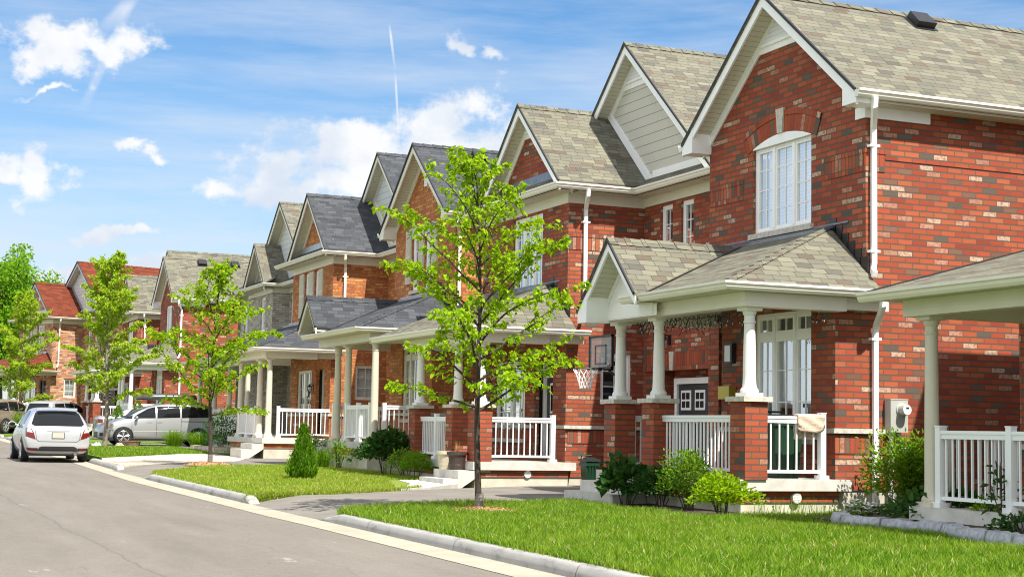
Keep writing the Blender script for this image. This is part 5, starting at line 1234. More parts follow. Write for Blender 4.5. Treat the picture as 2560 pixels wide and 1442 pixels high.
def sedan(loc, heading):
    P = [(.0, .42, .36, .6, .41, .80, .40, .88, .36), (.012, .30, .43, .58, .465, .92, .45, 1.0, .38), (.05, .22, .45, .56, .495, .95, .47, 1.04, .40), (.13, .2, .46, .55, .50, .95, .48, 1.06, .40), (.2, .2, .46, .55, .50, .95, .484, 1.18, .38), (.28, .2, .46, .55, .50, .95, .487, 1.38, .37), (.4, .2, .46, .55, .50, .94, .49, 1.45, .375), (.52, .2, .46, .55, .50, .93, .488, 1.42, .37), (.62, .2, .46, .55, .50, .92, .485, 1.22, .37), (.7, .2, .46, .55, .50, .9, .475, 1.0, .39), (.86, .2, .45, .54, .485, .84, .45, .92, .36), (.96, .22, .42, .5, .44, .7, .38, .78, .3), (1.0, .3, .34, .48, .36, .6, .32, .64, .24)]
    c = Car('sedan_car', 'white sedan seen past the tree trunk, its red tail lamp facing the street', P, 4.5, 1.75, 'paint_white', loc, heading, 'car'); x = lambda u: (u - .5) * 4.5
    c.decal('rear_window', 'rear', [(-.6, 1.06), (.6, 1.06), (.5, 1.36), (-.5, 1.36)], 'car_glass'); c.decal('windscreen', 'front', [(-.6, 1.02), (.6, 1.02), (.5, 1.36), (-.5, 1.36)], 'car_glass'); c.decal('number_plate', 'rear', [(-.16, .66), (.16, .66), (.16, .8), (-.16, .8)], 'plate', .01)
    for sd in (-1, 1):
        vw = 'L' if sd == 1 else 'Rt'; c.decal('tail_lamp', 'rear', [(sd * .5, .72), (sd * .8, .74), (sd * .8, .92), (sd * .52, .9)], 'tail_red', .01); c.decal('side_lamp', vw, [(x(.012), .74), (x(.05), .74), (x(.05), .9), (x(.015), .9)], 'tail_red', .008)
        c.decal('side_window', vw, [(x(.24), 1.0), (x(.42), .99), (x(.42), 1.36), (x(.33), 1.35)], 'car_glass'); c.decal('side_window', vw, [(x(.435), .99), (x(.66), .97), (x(.55), 1.33), (x(.435), 1.37)], 'car_glass'); c.line(vw, [(x(.43), .35), (x(.43), .98)]); c.mirror(x(.63), sd * .86, 1.0, sd)
    u = MB(); u.box(x(.06), x(.95), -.72, .72, .18, .28); u.build('underbody', M['trim_black'], c.root); c.wheels((x(.2), x(.80)), .31, 5); return c.done()
# ------------------------------------------------------------------ houses
W1 = dict(mh=3, mv=1, back='half', trim='white')
RTRIM = dict(beam='white_bounce_tint', rake='white', gutter='white_bounce_tint', gutter2='white', win='white', column='white_col', frieze='cream')
CTRIM = dict(beam='cream', rake='cream', gutter='cream', gutter2='cream', win='cream', column='tan_col', frieze='cream')
S_red = dict(brick='brick_red', soldier='soldier_red', roof='shingle_tan', trim=RTRIM, siding='siding', piers=True, bpiers=True, arch=True, vent=True, flash='lead',
    awin=[(1.42, 3.12, 3.30, 4.74, dict(cols=(1, 1.15, 1), **W1))], lwin_a=(.62, 2.22, -.05, 1.88),
    bwin=[(11.4, 13.0, 2.95, 4.68, dict(cols=(1, 1, 1), **W1))], rwin=[(8.02, 8.52, 3.2, 4.69, dict(mh=3, mv=1, trim='white')), (8.88, 9.38, 3.2, 4.69, dict(mh=3, mv=1, trim='white'))],
    lwin_b=(12.2, 13.9, -.2, 1.5), rvents=[(16.39, 1.99)], gut_end=2.75)
S_ora = dict(S_red, brick='brick_orange', soldier='brick_orange', roof='shingle_dark', trim=CTRIM, siding='siding_pale', piers=False, bpiers=False, arch=False, vent=False, flash='lead_pale',
    awin=[(1.65, 2.2, 3.36, 4.8, dict(mh=3, mv=1, back='half', trim='white')), (2.65, 3.2, 3.36, 4.8, dict(mh=3, mv=1, back='half', trim='white'))], shutters=[(1.22, 1.62), (2.23, 2.62), (3.24, 3.64)],
    bwin=[(11.62, 12.12, 3.2, 4.66, dict(mh=3, mv=1, back='half', trim='white')), (12.75, 13.28, 3.2, 4.66, dict(mh=3, mv=1, back='half', trim='white'))], bshut=[(11.15, 11.6), (12.2, 12.7), (13.32, 13.85)], gut_end=None, rvents=[(15.17, 1.88)], dormer=(3.62, .82))
S_red2 = dict(S_red, awin=[(1.7, 3.1, 3.3, 4.9, dict(cols=(1, 1), mh=3, mv=1, back='blind', trim='white'))], arch=False, rvents=[(15.2, 1.96), (16.76, 1.96)], piers=False)
S_mul = dict(S_ora, brick='brick_multi', soldier='brick_multi', roof='shingle_red', trim=dict(CTRIM, rake='lead_pale'), siding='siding_pale', bsoffit='soffit')
near = house_a(19.0, 0, S_red, 'nearest red brick house with white arched gable window, piered front porch and grey meter box', 'brick houses along the street')
hB = house_b(19.0, 0, S_red, 'red brick house with cream sided tall gable, behind the nearest street tree', 'brick houses along the street')
house_a(35.95, .26, S_ora, 'orange brick house with tall gable, two beige shuttered windows and charcoal roof vent', 'brick houses along the street')
hD = house_b(35.95, .26, S_ora, 'orange brick house with three tan columned porch behind the small cedar, charcoal roof', 'brick houses along the street')
house_a(70.6, .55, S_red2, 'red brick house with two black roof vents on its tan shingled roof', 'brick houses along the street')
house_b(70.6, .55, S_red2, 'far red brick house with tan roof half hidden behind the maple', 'brick houses along the street')

def house_grey():
    Y0, dz = 53.0, .30; root = empty('brick_house', (16, Y0 + 6, lz(58)), 'narrow grey brick house with small pale sided gable between orange and red houses', 'house', 'brick houses along the street'); st = dict(S_ora, brick='brick_grey', soldier='brick_grey', roof='shingle_tan'); h = H(Y0, dz, st, root)
    XB, XR, ya, yb = 14.95, 15.6, 5.2, 9.0; br = 'brick_grey'; m = h.mb()
    wn = [(6.3, 7.0, 3.3, 4.65)]; wl = [(9.5, 10.1, 3.3, 4.65)]
    wgrid(m, 'X', XB, ya, yb, -1, 5, wn); wgrid(m, 'Y', ya, XB, XR, -1, 5); wgrid(m, 'X', XR, .6, ya, -1, 5, [(4.15, 4.95, 3.3, 4.9)]); wgrid(m, 'X', XB + .1, yb, 10.8, -1, 5, wl)
    m.poly(((XR, .6, -1), (24, .6, -1), (24, .6, 5), (XR, .6, 5))); m.poly(((XB, 10.8, -1), (24, 10.8, -1), (24, 10.8, 5), (XB, 10.8, 5))); h.put(m, 'wall', br)
    m = h.mb(); m.box(XB + .02, 24, .7, 10.7, -1.6, -1); h.put(m, 'foundation', 'foundation')
    for a, b, c, d in wn: window(h, 'X', XB, a, b, c, d, mh=0, mv=0, back='blind')
    for a, b, c, d in wl: window(h, 'X', XB + .1, a, b, c, d, mh=0, mv=0, back='blind')
    window(h, 'X', XR, 4.15, 4.95, 3.3, 4.9, mh=3, mv=1)
    m = h.mb(); m.box(XB - .07, XB, ya - .07, yb, 3.0, 3.22); m.box(XB, XR - .05, ya - .07, ya, 3.0, 3.22); m.box(XR - .07, XR, 3.6, ya - .07, 3.0, 3.22); h.put(m, 'stone_band', 'concrete')
    gable(h, 5.55, 4.1, 8.3, .80, 15.2, 24, XR, (5.0, .9, 9.4), 'shingle_tan', 'cream', 'siding_pale', vent=None)
    gable(h, 6.75, 1.75, 6.75, 1.0, 14.55, 18, XB, (5.0, ya + .1, 8.6), 'shingle_tan', 'cream', br, small=True)
    m = h.mb(); slab_roof(m, [(14.55, 4.85, 5.06), (14.55, 11.2, 5.06), (XB + .1, 11.2, 5.4), (XB + .1, 4.85, 5.4)], .04); slab_roof(m, [(15.2, .3, 5.06), (15.2, 4.9, 5.06), (XR, 4.9, 5.36), (XR, .3, 5.36)], .04); h.put(m, 'eave_roof', 'shingle_dark')
    gutter(h, [(15.2, .3, 4.945), (15.2, 4.85, 4.945), (14.55, 4.85, 4.945), (14.55, 9.4, 4.945), (14.75, 9.4, 4.945), (14.75, 11.3, 4.945)], True)
    m = h.mb(); m.poly(((14.55, 4.85, 4.94), (14.55, 11.2, 4.94), (XB + .2, 11.2, 4.94), (XB + .2, 4.85, 4.94))); m.poly(((15.2, .3, 4.94), (15.2, ya, 4.94), (XR + .1, ya, 4.94), (XR + .1, .3, 4.94))); h.put(m, 'eave_soffit', 'soffit')
    m = h.mb(); m.box(XB - .03, XB, ya, yb, 4.74, 4.93); m.box(XB - .03, XR, ya - .03, ya, 4.74, 4.93); m.box(XR - .03, XR, .6, ya - .03, 4.74, 4.93); h.put(m, 'frieze', 'cream')
    hip_porch(h, 12.6, XR, .9, 10.6, 2.15, 2.9, 1.2, 'shingle_dark', 'cream', 12.95, 1.1, 9.6, 15.6, zb=1.8)
    m = h.mb(); m.box(12.9, XB + .3, 1.0, 10.2, -1.5, -.66); h.put(m, 'porch_slab', 'concrete')
    for y_ in (1.3, 4.1, 6.6, 9.3): column(h, 13.15, y_, -.66, 1.8, .10, 'tan_col')
    railing(h, (13.1, 4.3), (13.1, 6.4), -.66, .9, (1, 1), mid=1); railing(h, (13.1, 6.8), (13.1, 9.1), -.66, .9, (1, 1)); railing(h, (13.1, 1.5), (13.1, 3.9), -.66, .9, (1, 1))
house_grey()

def house_right():
    """neighbour at the right edge: only its porch end stands in view"""
    root = empty('brick_house', (14.5, 14.5, -1.15), 'house at the right edge with a sloping porch roof, single full column and white railing', 'house', 'brick houses along the street'); h = H(0, 0, S_red, root); br = 'brick_red'
    m = h.mb(); wgrid(m, 'X', 14.1, 5, 16.05, -1.1, 1.75); m.poly(((14.1, 16.05, -1.1), (24, 16.05, -1.1), (24, 16.05, 2.6), (14.1, 16.05, 1.75))); wgrid(m, 'X', 16.0, 5, 16.05, 2.4, 4.95); m.poly(((16.0, 16.05, 2.0), (24, 16.05, 2.0), (24, 16.05, 4.95), (16.0, 16.05, 4.95))); h.put(m, 'wall', br)
    gable(h, 11.5, 4.85, 8.8, .78, 15.6, 24, 16.0, (4.9, 7, 16.05), 'shingle_tan', 'white', br)
    m = h.mb(); slab_roof(m, [(11.7, 6, 1.78), (16.6, 6, 3.1), (16.6, 16.08, 3.1), (11.7, 16.08, 1.78)], .05); ro = h.put(m, 'porch_roof', 'shingle_tan')
    k = h.mb(); k.prism([(11.7, 16.06, 1.80), (16.6, 16.06, 3.12), (16.6, 16.06, 3.07), (11.7, 16.06, 1.75)], (0, .04, 0)); h.put(k, 'drip_edge', 'roof_edge', ro)
    gutter(h, [(11.7, 16.12, 1.655), (11.7, 6, 1.655)], False, None, 'cream')
    m = h.mb(); m.poly(((11.7, 6, 1.68), (14.1, 6, 1.68), (14.1, 16.06, 1.68), (11.7, 16.06, 1.68))); h.put(m, 'porch_soffit', 'soffit')
    m = h.mb(); m.box(12.02, 12.26, 6, 15.75, 1.47, 1.677); m.box(12.26, 14.1, 15.5, 15.74, 1.47, 1.677); m.box(12.01, 12.02, 6, 15.76, 1.56, 1.59); h.put(m, 'porch_beam', 'cream')
    m = h.mb(); m.box(12.02, 14.1, 6, 15.65, -1.0, -.84); h.put(m, 'porch_slab', 'concrete'); m = h.mb(); m.box(12.1, 14.1, 6, 15.55, -1.5, -1.0); h.put(m, 'porch_base', 'foundation')
    column(h, 12.22, 15.46, -.84, 1.47, .092, 'tan_col')
    railing(h, (12.2, 15.28), (12.2, 10.3), -.84, .92, (1, 0), gap=.115, mid=3); railing(h, (12.4, 15.5), (14.05, 15.5), -.84, .92, (1, 1), gap=.115)
    m = h.mb(); m.box(14.04, 14.1, 5, 16.05, -.14, -.07); h.put(m, 'stone_band', 'stone')
house_right()
house_b(80.6, .75, dict(S_mul), 'farthest house with red roof and mixed pale and red brick, beside the big tree', 'brick houses along the street', R(17), -3.0)

# ------------------------------------------------------------------ things fixed to or standing at the nearest house
def meter():
    root = empty('electricity_meter', (14.3, 18.98, -1.1), 'grey electricity meter box with round dial and conduits on the side wall', 'meter'); m = MB(); m.box(14.15, 14.46, 18.84, 18.985, .06, .54); m.box(14.145, 14.465, 18.835, 18.985, .535, .55); m.build('meter_box', M['meter'], root)
    m = MB(); m.lathe((14.345, 18.84, .39), [(.1, 0), (.1, -.015), (.082, -.02), (.08, -.13), (.074, -.14), (.074, -.135)], 24, axis='Y'); d = m.build('dial_drum', M['meter'], root); m = MB(); m.lathe((14.345, 18.84, .39), [(.072, -.136), (.06, -.138)], 24, axis='Y'); m.build('dial_face', M['white'], d); m = MB(); m.box(14.32, 14.375, 18.697, 18.70, .405, .43); m.build('display', M['trim_black'], d)
    m = MB(); m.tube([(14.22, 18.92, .06), (14.22, 18.92, -1.15)], .032, 12); m.tube([(14.22, 18.92, .06), (14.22, 18.92, .0)], .038, 12); m.tube([(14.37, 18.92, .06), (14.37, 18.92, -.18)], .02, 10); m.box(14.16, 14.28, 18.93, 18.985, -.39, -.36); m.build('conduit', M['conduit'], root); m = MB(); m.box(14.29, 14.45, 18.87, 18.98, -.33, -.17); m.build('junction_box', M['meter'], root)
M['meter'] = plain('grey enamel meter', (.40, .41, .38), .4); M['conduit'] = plain('grey pipe', (.50, .52, .55), .45)
meter()
m = near.mb(); m.box(13.19, 13.285, 2.78, 2.95, 1.16, 1.42); o = near.put(m, 'house_light', 'lamp_clear'); m = near.mb(); m.box(13.20, 13.29, 2.745, 2.985, 1.13, 1.45); near.put(m, 'light_backplate', 'black_metal', o)
m = near.mb(); m.box(13.15, 13.28, 2.74, 3.08, .55, .76); near.put(m, 'mailbox', 'brass')

coach_lamp(hD, 13.71, 11.95, .95)
m = hD.mb(); m.lathe((13.70, 12.45, .75), [(.13, 0), (.13, -.03), (.11, -.035)], 18, axis='X'); o = hD.put(m, 'wall_plaque', 'black_metal'); m = hD.mb(); m.lathe((13.66, 12.45, .75), [(.10, 0), (.095, -.012)], 18, axis='X'); hD.put(m, 'plaque_face', 'white_bounce_tint', o)
m = hD.mb(); m.box(15.38, 15.5, 8.9, 9.25, .62, 1.02); hD.put(m, 'cable_box', 'white')
def string_lights(name, x, ya, yb, z, label, seed, n=34, drop=.34):
    root = empty(name, (x, (ya + yb) / 2, z), label, 'string lights'); rs = np.random.RandomState(seed); w = MB(); b = MB(); pts = []
    for i in range(n * 2 + 1): pts.append((x + .05 + rs.uniform(-.03, .03), ya + (yb - ya) * i / (n * 2), z - .03 - abs(math.sin(i * .8)) * .05))
    w.tube(pts, .007, 4)
    for i in range(n):
        y = ya + (yb - ya) * (i + rs.uniform(.1, .9)) / n; L = rs.uniform(.10, drop); p = Vector((x + .06, y, z - .03)); q = [p.copy()]
        for j in range(5): p = p + Vector((rs.uniform(-.025, .025), rs.uniform(-.05, .05), -L / 5)); q.append(p.copy())
        w.tube(q, .006, 4)
        for j in (3,):
            e = Vector((rs.uniform(-.03, .03), rs.uniform(-.035, .035), -.05)); w.tube([q[j], q[j] + e * .5], .011, 5); b.tube([q[j] + e * .5, q[j] + e], [.008, .003], 5)
    w.build('wire', M['trim_black'], root); b.build('bulbs', M['lamp_clear'], root)
string_lights('string_lights', 11.84, 19.25, 22.6, 1.80, 'tangled black icicle light string under the nearest porch beam', 3, 46, .3)
string_lights('string_lights', 12.9, 18.85, 19.1, 1.8, 'short dangle of black fairy lights before the nearest ground floor window', 8, 6, .2)

def rug():
    root = empty('rug', (12.8, 18.95, -.3), 'fluffy beige bath rug draped over the white porch railing', 'rug'); nx, ny = 14, 26; V, F = [], []; rs = np.random.RandomState(2)
    for j in range(ny + 1):
        t = j / ny; s = -.27 + t * (.27 + .40)
        for i in range(nx + 1):
            a = i / nx; rnd = .03 * max(0, abs(a - .5) * 2 - .7) * 10; x = 12.58 + .45 * a; wob = .008 * math.sin(a * 9 + j)
            if s < -.03: y, z = 18.90 - .012 + wob, .275 + s + .03 + (.05 * (abs(a - .5) * 2) ** 6 if j < 3 else 0)
            elif s < .05: k = (s + .03) / .08; y, z = 18.89 + .12 * k, .285 + .012 * math.sin(math.pi * k)
            else: y, z = 19.012 + wob, .285 - (s - .05)
            V.append((x, y, z))
    for j in range(ny):
        for i in range(nx): k = j * (nx + 1) + i; F.append((k, k + 1, k + nx + 2, k + nx + 1))
    o = npmesh('pile', V, F, M['rug'], root, smooth=True); sd = o.modifiers.new('s', 'SOLIDIFY'); sd.thickness = .022
M['rug'] = plain('beige pink pile', (.60, .47, .36), .95, .3, 75, bmp=1.0); rug()

def wheelie_bin(base, w, d, hgt, label, mat, lid, rz_=0):
    root = empty('waste_bin', base, label, 'bin', None, rz_); x, y, z = base; m = MB(); b = .78
    P0 = [(x - w / 2 * b, y - d / 2 * b, z), (x + w / 2 * b, y - d / 2 * b, z), (x + w / 2 * b, y + d / 2 * b, z), (x - w / 2 * b, y + d / 2 * b, z)]; P1 = [(x - w / 2, y - d / 2, z + hgt), (x + w / 2, y - d / 2, z + hgt), (x + w / 2, y + d / 2, z + hgt), (x - w / 2, y + d / 2, z + hgt)]
    m.poly(P0[::-1]); m.poly(P1)
    for i in range(4): m.poly((P0[i], P0[(i + 1) % 4], P1[(i + 1) % 4], P1[i]))
    m.box(x - w / 2 - .02, x + w / 2 + .02, y - d / 2 - .02, y + d / 2 + .02, z + hgt - .09, z + hgt - .03)
    for t in (-.25, 0, .25): m.prism([(x + w * t - .02, y - d / 2 * b - .012, z + .04), (x + w * t + .02, y - d / 2 * b - .012, z + .04), (x + w * t + .02, y - d / 2 - .012, z + hgt - .1), (x + w * t - .02, y - d / 2 - .012, z + hgt - .1)], (0, .02, 0))
    m.build('bin_body', M[mat], root); m = MB(); m.prism([(x - w / 2 - .03, y - d / 2 - .04, z + hgt), (x + w / 2 + .03, y - d / 2 - .04, z + hgt), (x + w / 2 + .03, y + d / 2 + .03, z + hgt), (x - w / 2 - .03, y + d / 2 + .03, z + hgt)], (0, 0, .05)); m.box(x - w * .35, x + w * .35, y - d * .3, y + d * .3, z + hgt + .05, z + hgt + .08); m.build('lid', M[lid], root)
    m = MB(); m.tube([(x - w * .42, y + d / 2 + .02, z + hgt - .02), (x - w * .42, y + d / 2 - .02, z + hgt + .12), (x + w * .42, y + d / 2 - .02, z + hgt + .12), (x + w * .42, y + d / 2 + .02, z + hgt - .02)], .016, 6); m.build('handle', M[mat], root)
M['bin_green'] = plain('dark green plastic', (.006, .038, .015), .5); M['bin_black'] = plain('charcoal plastic', (.02, .03, .025), .5)
wheelie_bin((13.95, 28.45, -1.08), .27, .30, .46, 'small green organics bin standing by the driveway steps', 'bin_green', 'bin_black')
wheelie_bin((12.75, 19.65, -.64), .5, .55, .85, 'tall green wheeled bin behind the railing of the nearest porch', 'bin_green', 'bin_black')

def pot(x, y, z, r, hgt, mat, label, grassy):
    root = empty('flower_pot', (x, y, z), label, 'plant pot', 'flower pots on the steps'); m = MB(); m.lathe((x, y, z), [(r * .68, 0), (r * .9, hgt * .8), (r * .93, hgt * .82), (r * 1.05, hgt * .84), (r * 1.05, hgt), (r * .95, hgt), (r * .9, hgt * .9)], 20, cap=False)
    for k in (.25, .3): m.lathe((x, y, z + hgt * k), [(r * .755, 0), (r * .775, .008), (r * .76, .016)], 20, cap=False)
    m.build('pot', M[mat], root); m = MB(); m.lathe((x, y, z + hgt * .88), [(r * .92, 0), (.001, .01)], 16); m.build('soil', M['soil'], root); rs = np.random.RandomState(int(x * 100)); V, F = [], []
    for i in range(grassy):
        a = rs.uniform(0, 6.28); b = len(V); o = np.array([x, y, z + hgt * .88]); hh = rs.uniform(.06, .30); l = rs.uniform(.02, .14); s = np.array([-math.sin(a), math.cos(a), 0]) * .004; t = o + np.array([math.cos(a) * l, math.sin(a) * l, hh]); V += [o - s, o + s, t + s * .3, t - s * .3]; F.append((b, b + 1, b + 2, b + 3))
    npmesh('plant', V, F, M['straw'], root)
M['straw'] = mat_leaf('dry pot grass', (.16, .26, .04), (.42, .24, .12), (.5, .36, .16)); M['pot_beige'] = plain('beige resin pot', (.50, .44, .32), .6, .08, 20); M['pot_dark'] = plain('dark brown resin pot', (.045, .028, .022), .5, .2, 20)
pot(11.42, 29.95, -.835, .20, .36, 'pot_beige', 'beige flower pot on the concrete step behind the street tree', 6); pot(11.43, 29.35, -.835, .20, .36, 'pot_dark', 'dark brown flower pot with dry grass on the concrete step', 40)

def hoop():
    x, y = 12.84, 25.78; z = -1.16; root = empty('basketball_hoop', (x + .1, y, z), 'portable basketball hoop with clear backboard and white net on the driveway', 'basketball hoop'); m = MB(); m.box(x, x + .035, y - .46, y + .46, 1.13, 1.135 + .02)
    for a, b, c, d in ((-.48, -.44, 1.13, 1.76), (.44, .48, 1.13, 1.76), (-.48, .48, 1.13, 1.17), (-.48, .48, 1.72, 1.76)): m.box(x - .01, x + .035, y + a, y + b, c, d)
    bf = m.build('board_frame', M['trim_black'], root); m = MB(); m.box(x + .004, x + .016, y - .44, y + .44, 1.17, 1.72); m.build('backboard', M['acrylic'], root); m = MB()
    for a, b, c, d in ((-.23, -.205, 1.22, 1.58), (.205, .23, 1.22, 1.58), (-.23, .23, 1.22, 1.245), (-.23, .23, 1.555, 1.58)): m.box(x - .006, x + .004, y + a, y + b, c, d)
    m.build('target_square', M['board_line'], root); m = MB(); m.prism([(x - .005, y - .37, 1.21), (x - .005, y - .29, 1.21), (x - .005, y - .33, 1.27)], (.008, 0, 0)); lg = m.build('badge', M['amber'], root); m = MB(); m.box(x - .006, x + .002, y - .38, y - .28, 1.185, 1.205); m.build('badge_bar', M['board_line'], lg)
    m = MB(); m.tube([(x - .30 + .23 * math.cos(i * math.pi / 14), y + .23 * math.sin(i * math.pi / 14), 1.13) for i in range(29)], .009, 6); m.box(x - .08, x, y - .08, y + .08, 1.10, 1.16); m.build('rim', M['trim_black'], root); m = MB(); n = 12; rs = np.random.RandomState(4)
    lev = [(.23, 1.12), (.175, 1.02), (.14, .93), (.115, .85), (.11, .77)]
    for i in range(n):
        for sg in (1, -1):
            p = [(x - .3 + r * math.cos((i + sg * k * .5) * 6.283 / n), y + r * math.sin((i + sg * k * .5) * 6.283 / n), z_) for k, (r, z_) in enumerate(lev)]; m.tube(p, .0065, 4, False)
    m.build('net', M['net'], root); m = MB(); m.tube([(x + .44, y, z + .1), (x + .44, y, 1.15), (x + .04, y, 1.4)], .045, 10); m.tube([(x + .44, y, .95), (x + .04, y, 1.2)], .02, 6); m.build('pole', M['trim_black'], root); m = MB(); m.box(x - .1, x + .75, y - .35, y + .35, z, z + .14); m.build('base', M['trim_black'], root)
def mat_acrylic():
    m, nt, b = new_mat('smoky clear acrylic'); b.inputs['Base Color'].default_value = (.35, .34, .32, 1); b.inputs['Roughness'].default_value = .1; b.inputs['Alpha'].default_value = .45; return m
M['acrylic'] = mat_acrylic(); M['board_line'] = plain('dark blue grey line', (.05, .06, .085), .4); M['net'] = plain('white nylon net', (.78, .78, .75), .8); hoop()

# coil of hose / cable by the second porch door
m = MB(); c = Vector((0, 0, 0)); hb = hB; m.off = hB.off; pts = [(13.66, 11.55, 1.0 - .9)]; 
pts = [(13.64, 11.38 + .09 * math.sin(t * .5), .48 + .1 * math.cos(t * .5)) for t in range(14)] + [(13.64, 11.52, .3), (13.62, 11.6, .2)]
m.tube(pts, .011, 6); m.off = hB.off; o = m.build('hose', M['board_line']); tag(o, 'looped grey blue hose hanging on the porch wall behind the white railing', 'hose')

# ------------------------------------------------------------------ vehicles
hatchback((5.47, 46.2, rz(46)), R(90)); minivan((11.1, 60.2, rz(60) + .125), R(180)); sedan((12.45, 70.0, rz(70) + .14), R(0)); suv((7.9, 84.5, rz(84) + .15), R(50), 'paint_tan', 'tan suv at the left edge beyond the slim street tree', 'suvs on the far driveway'); suv((10.75, 84.6, rz(84) + .14), R(48), 'paint_silver', 'silver suv parked on a far driveway with its rear window to the street', 'suvs on the far driveway')
# ------------------------------------------------------------------ planting
tree((8.15, 20.05, lz(20)), 4.95, .048, .28, 1.82, 34, 'young lime green linden in the near lawn with orange mulch ring', .066, 'leaf_lime', seed=4, leaf_n=21, el=(22, 64), twig=.5, dense=1.15, lean=(-.1, .12))
tree((8.55, 39.0, lz(39)), 5.0, .05, .26, 1.8, 30, 'young linden on the second lawn before the orange brick house', .075, 'leaf_lime', seed=9, leaf_n=22, el=(24, 60), twig=.5, dense=1.15)
tree((8.75, 57.4, lz(57)), 6.75, .085, .24, 2.0, 32, 'tall pale trunked maple standing in front of the silver minivan', .085, 'leaf_maple', 'bark_pale', seed=14, leaf_n=40, el=(35, 68), twig=.6, guard=False, dense=1.25, shape='round')
tree((8.75, 86.5, lz(86)), 7.4, .085, .22, 2.1, 30, 'slim maple at the left edge of the street, farthest of the kerb trees', .10, 'leaf_maple', 'bark_pale', seed=21, leaf_n=38, el=(35, 68), twig=.65, guard=False, dense=1.1, shape='round')
big_tree((10.2, 118, lz(118)), 12.6, 6.0, 'large round broadleaf tree rising behind the last house')

def mound(x, y, rx, ry, hgt, name, mat, label=None, cat=None, seed=1):
    mb = MB(); rs = np.random.RandomState(seed); z = lz(y); n = 22; rings = []
    for k, (f, u) in enumerate(((1.0, -.03), (.92, .25), (.7, .6), (.35, .9), (.12, 1.0))):
        rings.append([(x + rx * f * (1 + .12 * math.sin(j * 1.7 + seed) * (f > .5)) * math.cos(2 * math.pi * j / n), y + ry * f * (1 + .1 * math.sin(j * 2.3)) * math.sin(2 * math.pi * j / n), z + hgt * u) for j in range(n)])
    for a, b in zip(rings[:-1], rings[1:]):
        for j in range(n): mb.poly((a[j], a[(j + 1) % n], b[(j + 1) % n], b[j]), 0, True)
    mb.poly(rings[-1]); o = mb.build(name, M[mat], merge=True); tag(o, label, cat); o['kind'] = 'stuff'
    k = 900; a = rs.uniform(0, 6.283, k); r = np.sqrt(rs.uniform(0, 1, k)) * 1.02; P = np.stack([x + rx * r * np.cos(a), y + ry * r * np.sin(a), z + hgt * (1 - r ** 1.6) + .005], 1); D = rs.normal(size=(k, 3)) * np.array([1, 1, .3]); ob = leaf_mesh('mulch_chips', P, D, rs.normal(size=(k, 3)) + np.array([0, 0, 1]), rs.uniform(.03, .065, k), M['chips'], o, .5, heart=False); return o
M['chips'] = mat_leaf('wood chip', (.26, .12, .05), (.42, .24, .13), (.55, .40, .26), .05, .9)
mound(8.12, 19.95, .62, .55, .07, 'mulch', 'mulch', seed=2); mound(8.5, 38.9, .6, .55, .07, 'mulch', 'mulch', seed=5)
sheet('soil', [(10.85, 18.3, .17), (11.66, 18.5, .19), (11.66, 22.0, .19), (10.95, 21.9, .17), (10.7, 20.2, .165)], M['soil'], 'stuff'); sheet('soil', [(12.1, 17.9, .2), (11.75, 16.4, .2), (12.1, 15.2, .2), (11.65, 13.9, .2), (11.4, 12.9, .2), (11.5, 11, .2), (12.4, 11, .2), (13.6, 18.95, .2)], M['soil'], 'stuff')

G1 = 'shrubs in the bed of the nearest porch'
shrub('shrub', (11.1, 21.35, -1.13), .45, .45, .66, 420, .13, 'leaf_dark', 'dark big leaved shrub beside the concrete steps of the nearest porch', 1, group=G1, wide=.85, heart=True, lump=.5)
shrub('shrub', (11.35, 20.75, -1.13), .42, .42, .66, 2000, .045, 'leaf_dark', 'fine leaved dark shrub between hydrangea leaves and the rose bush', 2, group=G1, lump=.4)
shrub('shrub', (11.3, 19.75, -1.13), .38, .38, .90, 2400, .045, 'leaf_mid', 'tall rose bush with few red blooms before the white railing', 3, group=G1, open_=.2, flowers=(9, .022, plain('red rose', (.5, .03, .015), .6)), lump=.6, stems=14)
shrub('shrub', (11.1, 18.5, -1.13), .37, .37, .60, 1700, .055, 'leaf_lime', 'bright lime leaved bush below the nearest porch corner', 4, group=G1, open_=.12, lump=.6, stems=12)
shrub('shrub', (13.98, 18.15, -1.13), .48, .44, 1.08, 4600, .068, 'leaf_mid', 'tall loose green shrub growing against the white corner railing post', 6, open_=.38, lump=.9, stems=22, group=None, wide=.5)
G2 = 'plants inside the stone edged bed'
shrub('plant', (12.75, 16.3, -1.1), .5, .5, .42, 420, .10, 'leaf_dark', 'low dark green hosta patch behind the stone edging', 7, cat='plant', group=G2, wide=.7, heart=True)
shrub('plant', (12.55, 15.55, -1.1), .5, .55, .45, 420, .10, 'leaf_dark', 'dark leafy plant clump below the right porch slab', 8, cat='plant', group=G2, wide=.7, heart=True)
shrub('plant', (12.35, 17.0, -1.1), .28, .26, .22, 260, .05, 'leaf_mid', 'white flowering annuals at the corner of the stone edging', 9, cat='flowers', group=G2, flowers=(90, .05, plain('white petal', (.8, .8, .76), .6)))
shrub('plant', (12.25, 14.5, -1.1), .24, .22, .45, 160, .07, 'leaf_mid', 'yellow flowering plant near the right edge of the stone bed', 10, cat='flowers', group=G2, flowers=(16, .045, plain('pale yellow petal', (.72, .62, .12), .6)), wide=.4)
shrub('plant', (12.2, 14.15, -1.1), .25, .2, .85, 70, .11, 'leaf_dark', 'spindly dark stemmed plant rising before the right white railing', 12, cat='plant', group=G2, open_=.8, stems=5, wide=.4)
shrub('plant', (11.9, 13.4, -1.1), .4, .5, .3, 320, .07, 'leaf_dark', 'low ground plant beside the right end of the edging', 13, cat='plant', group=G2)
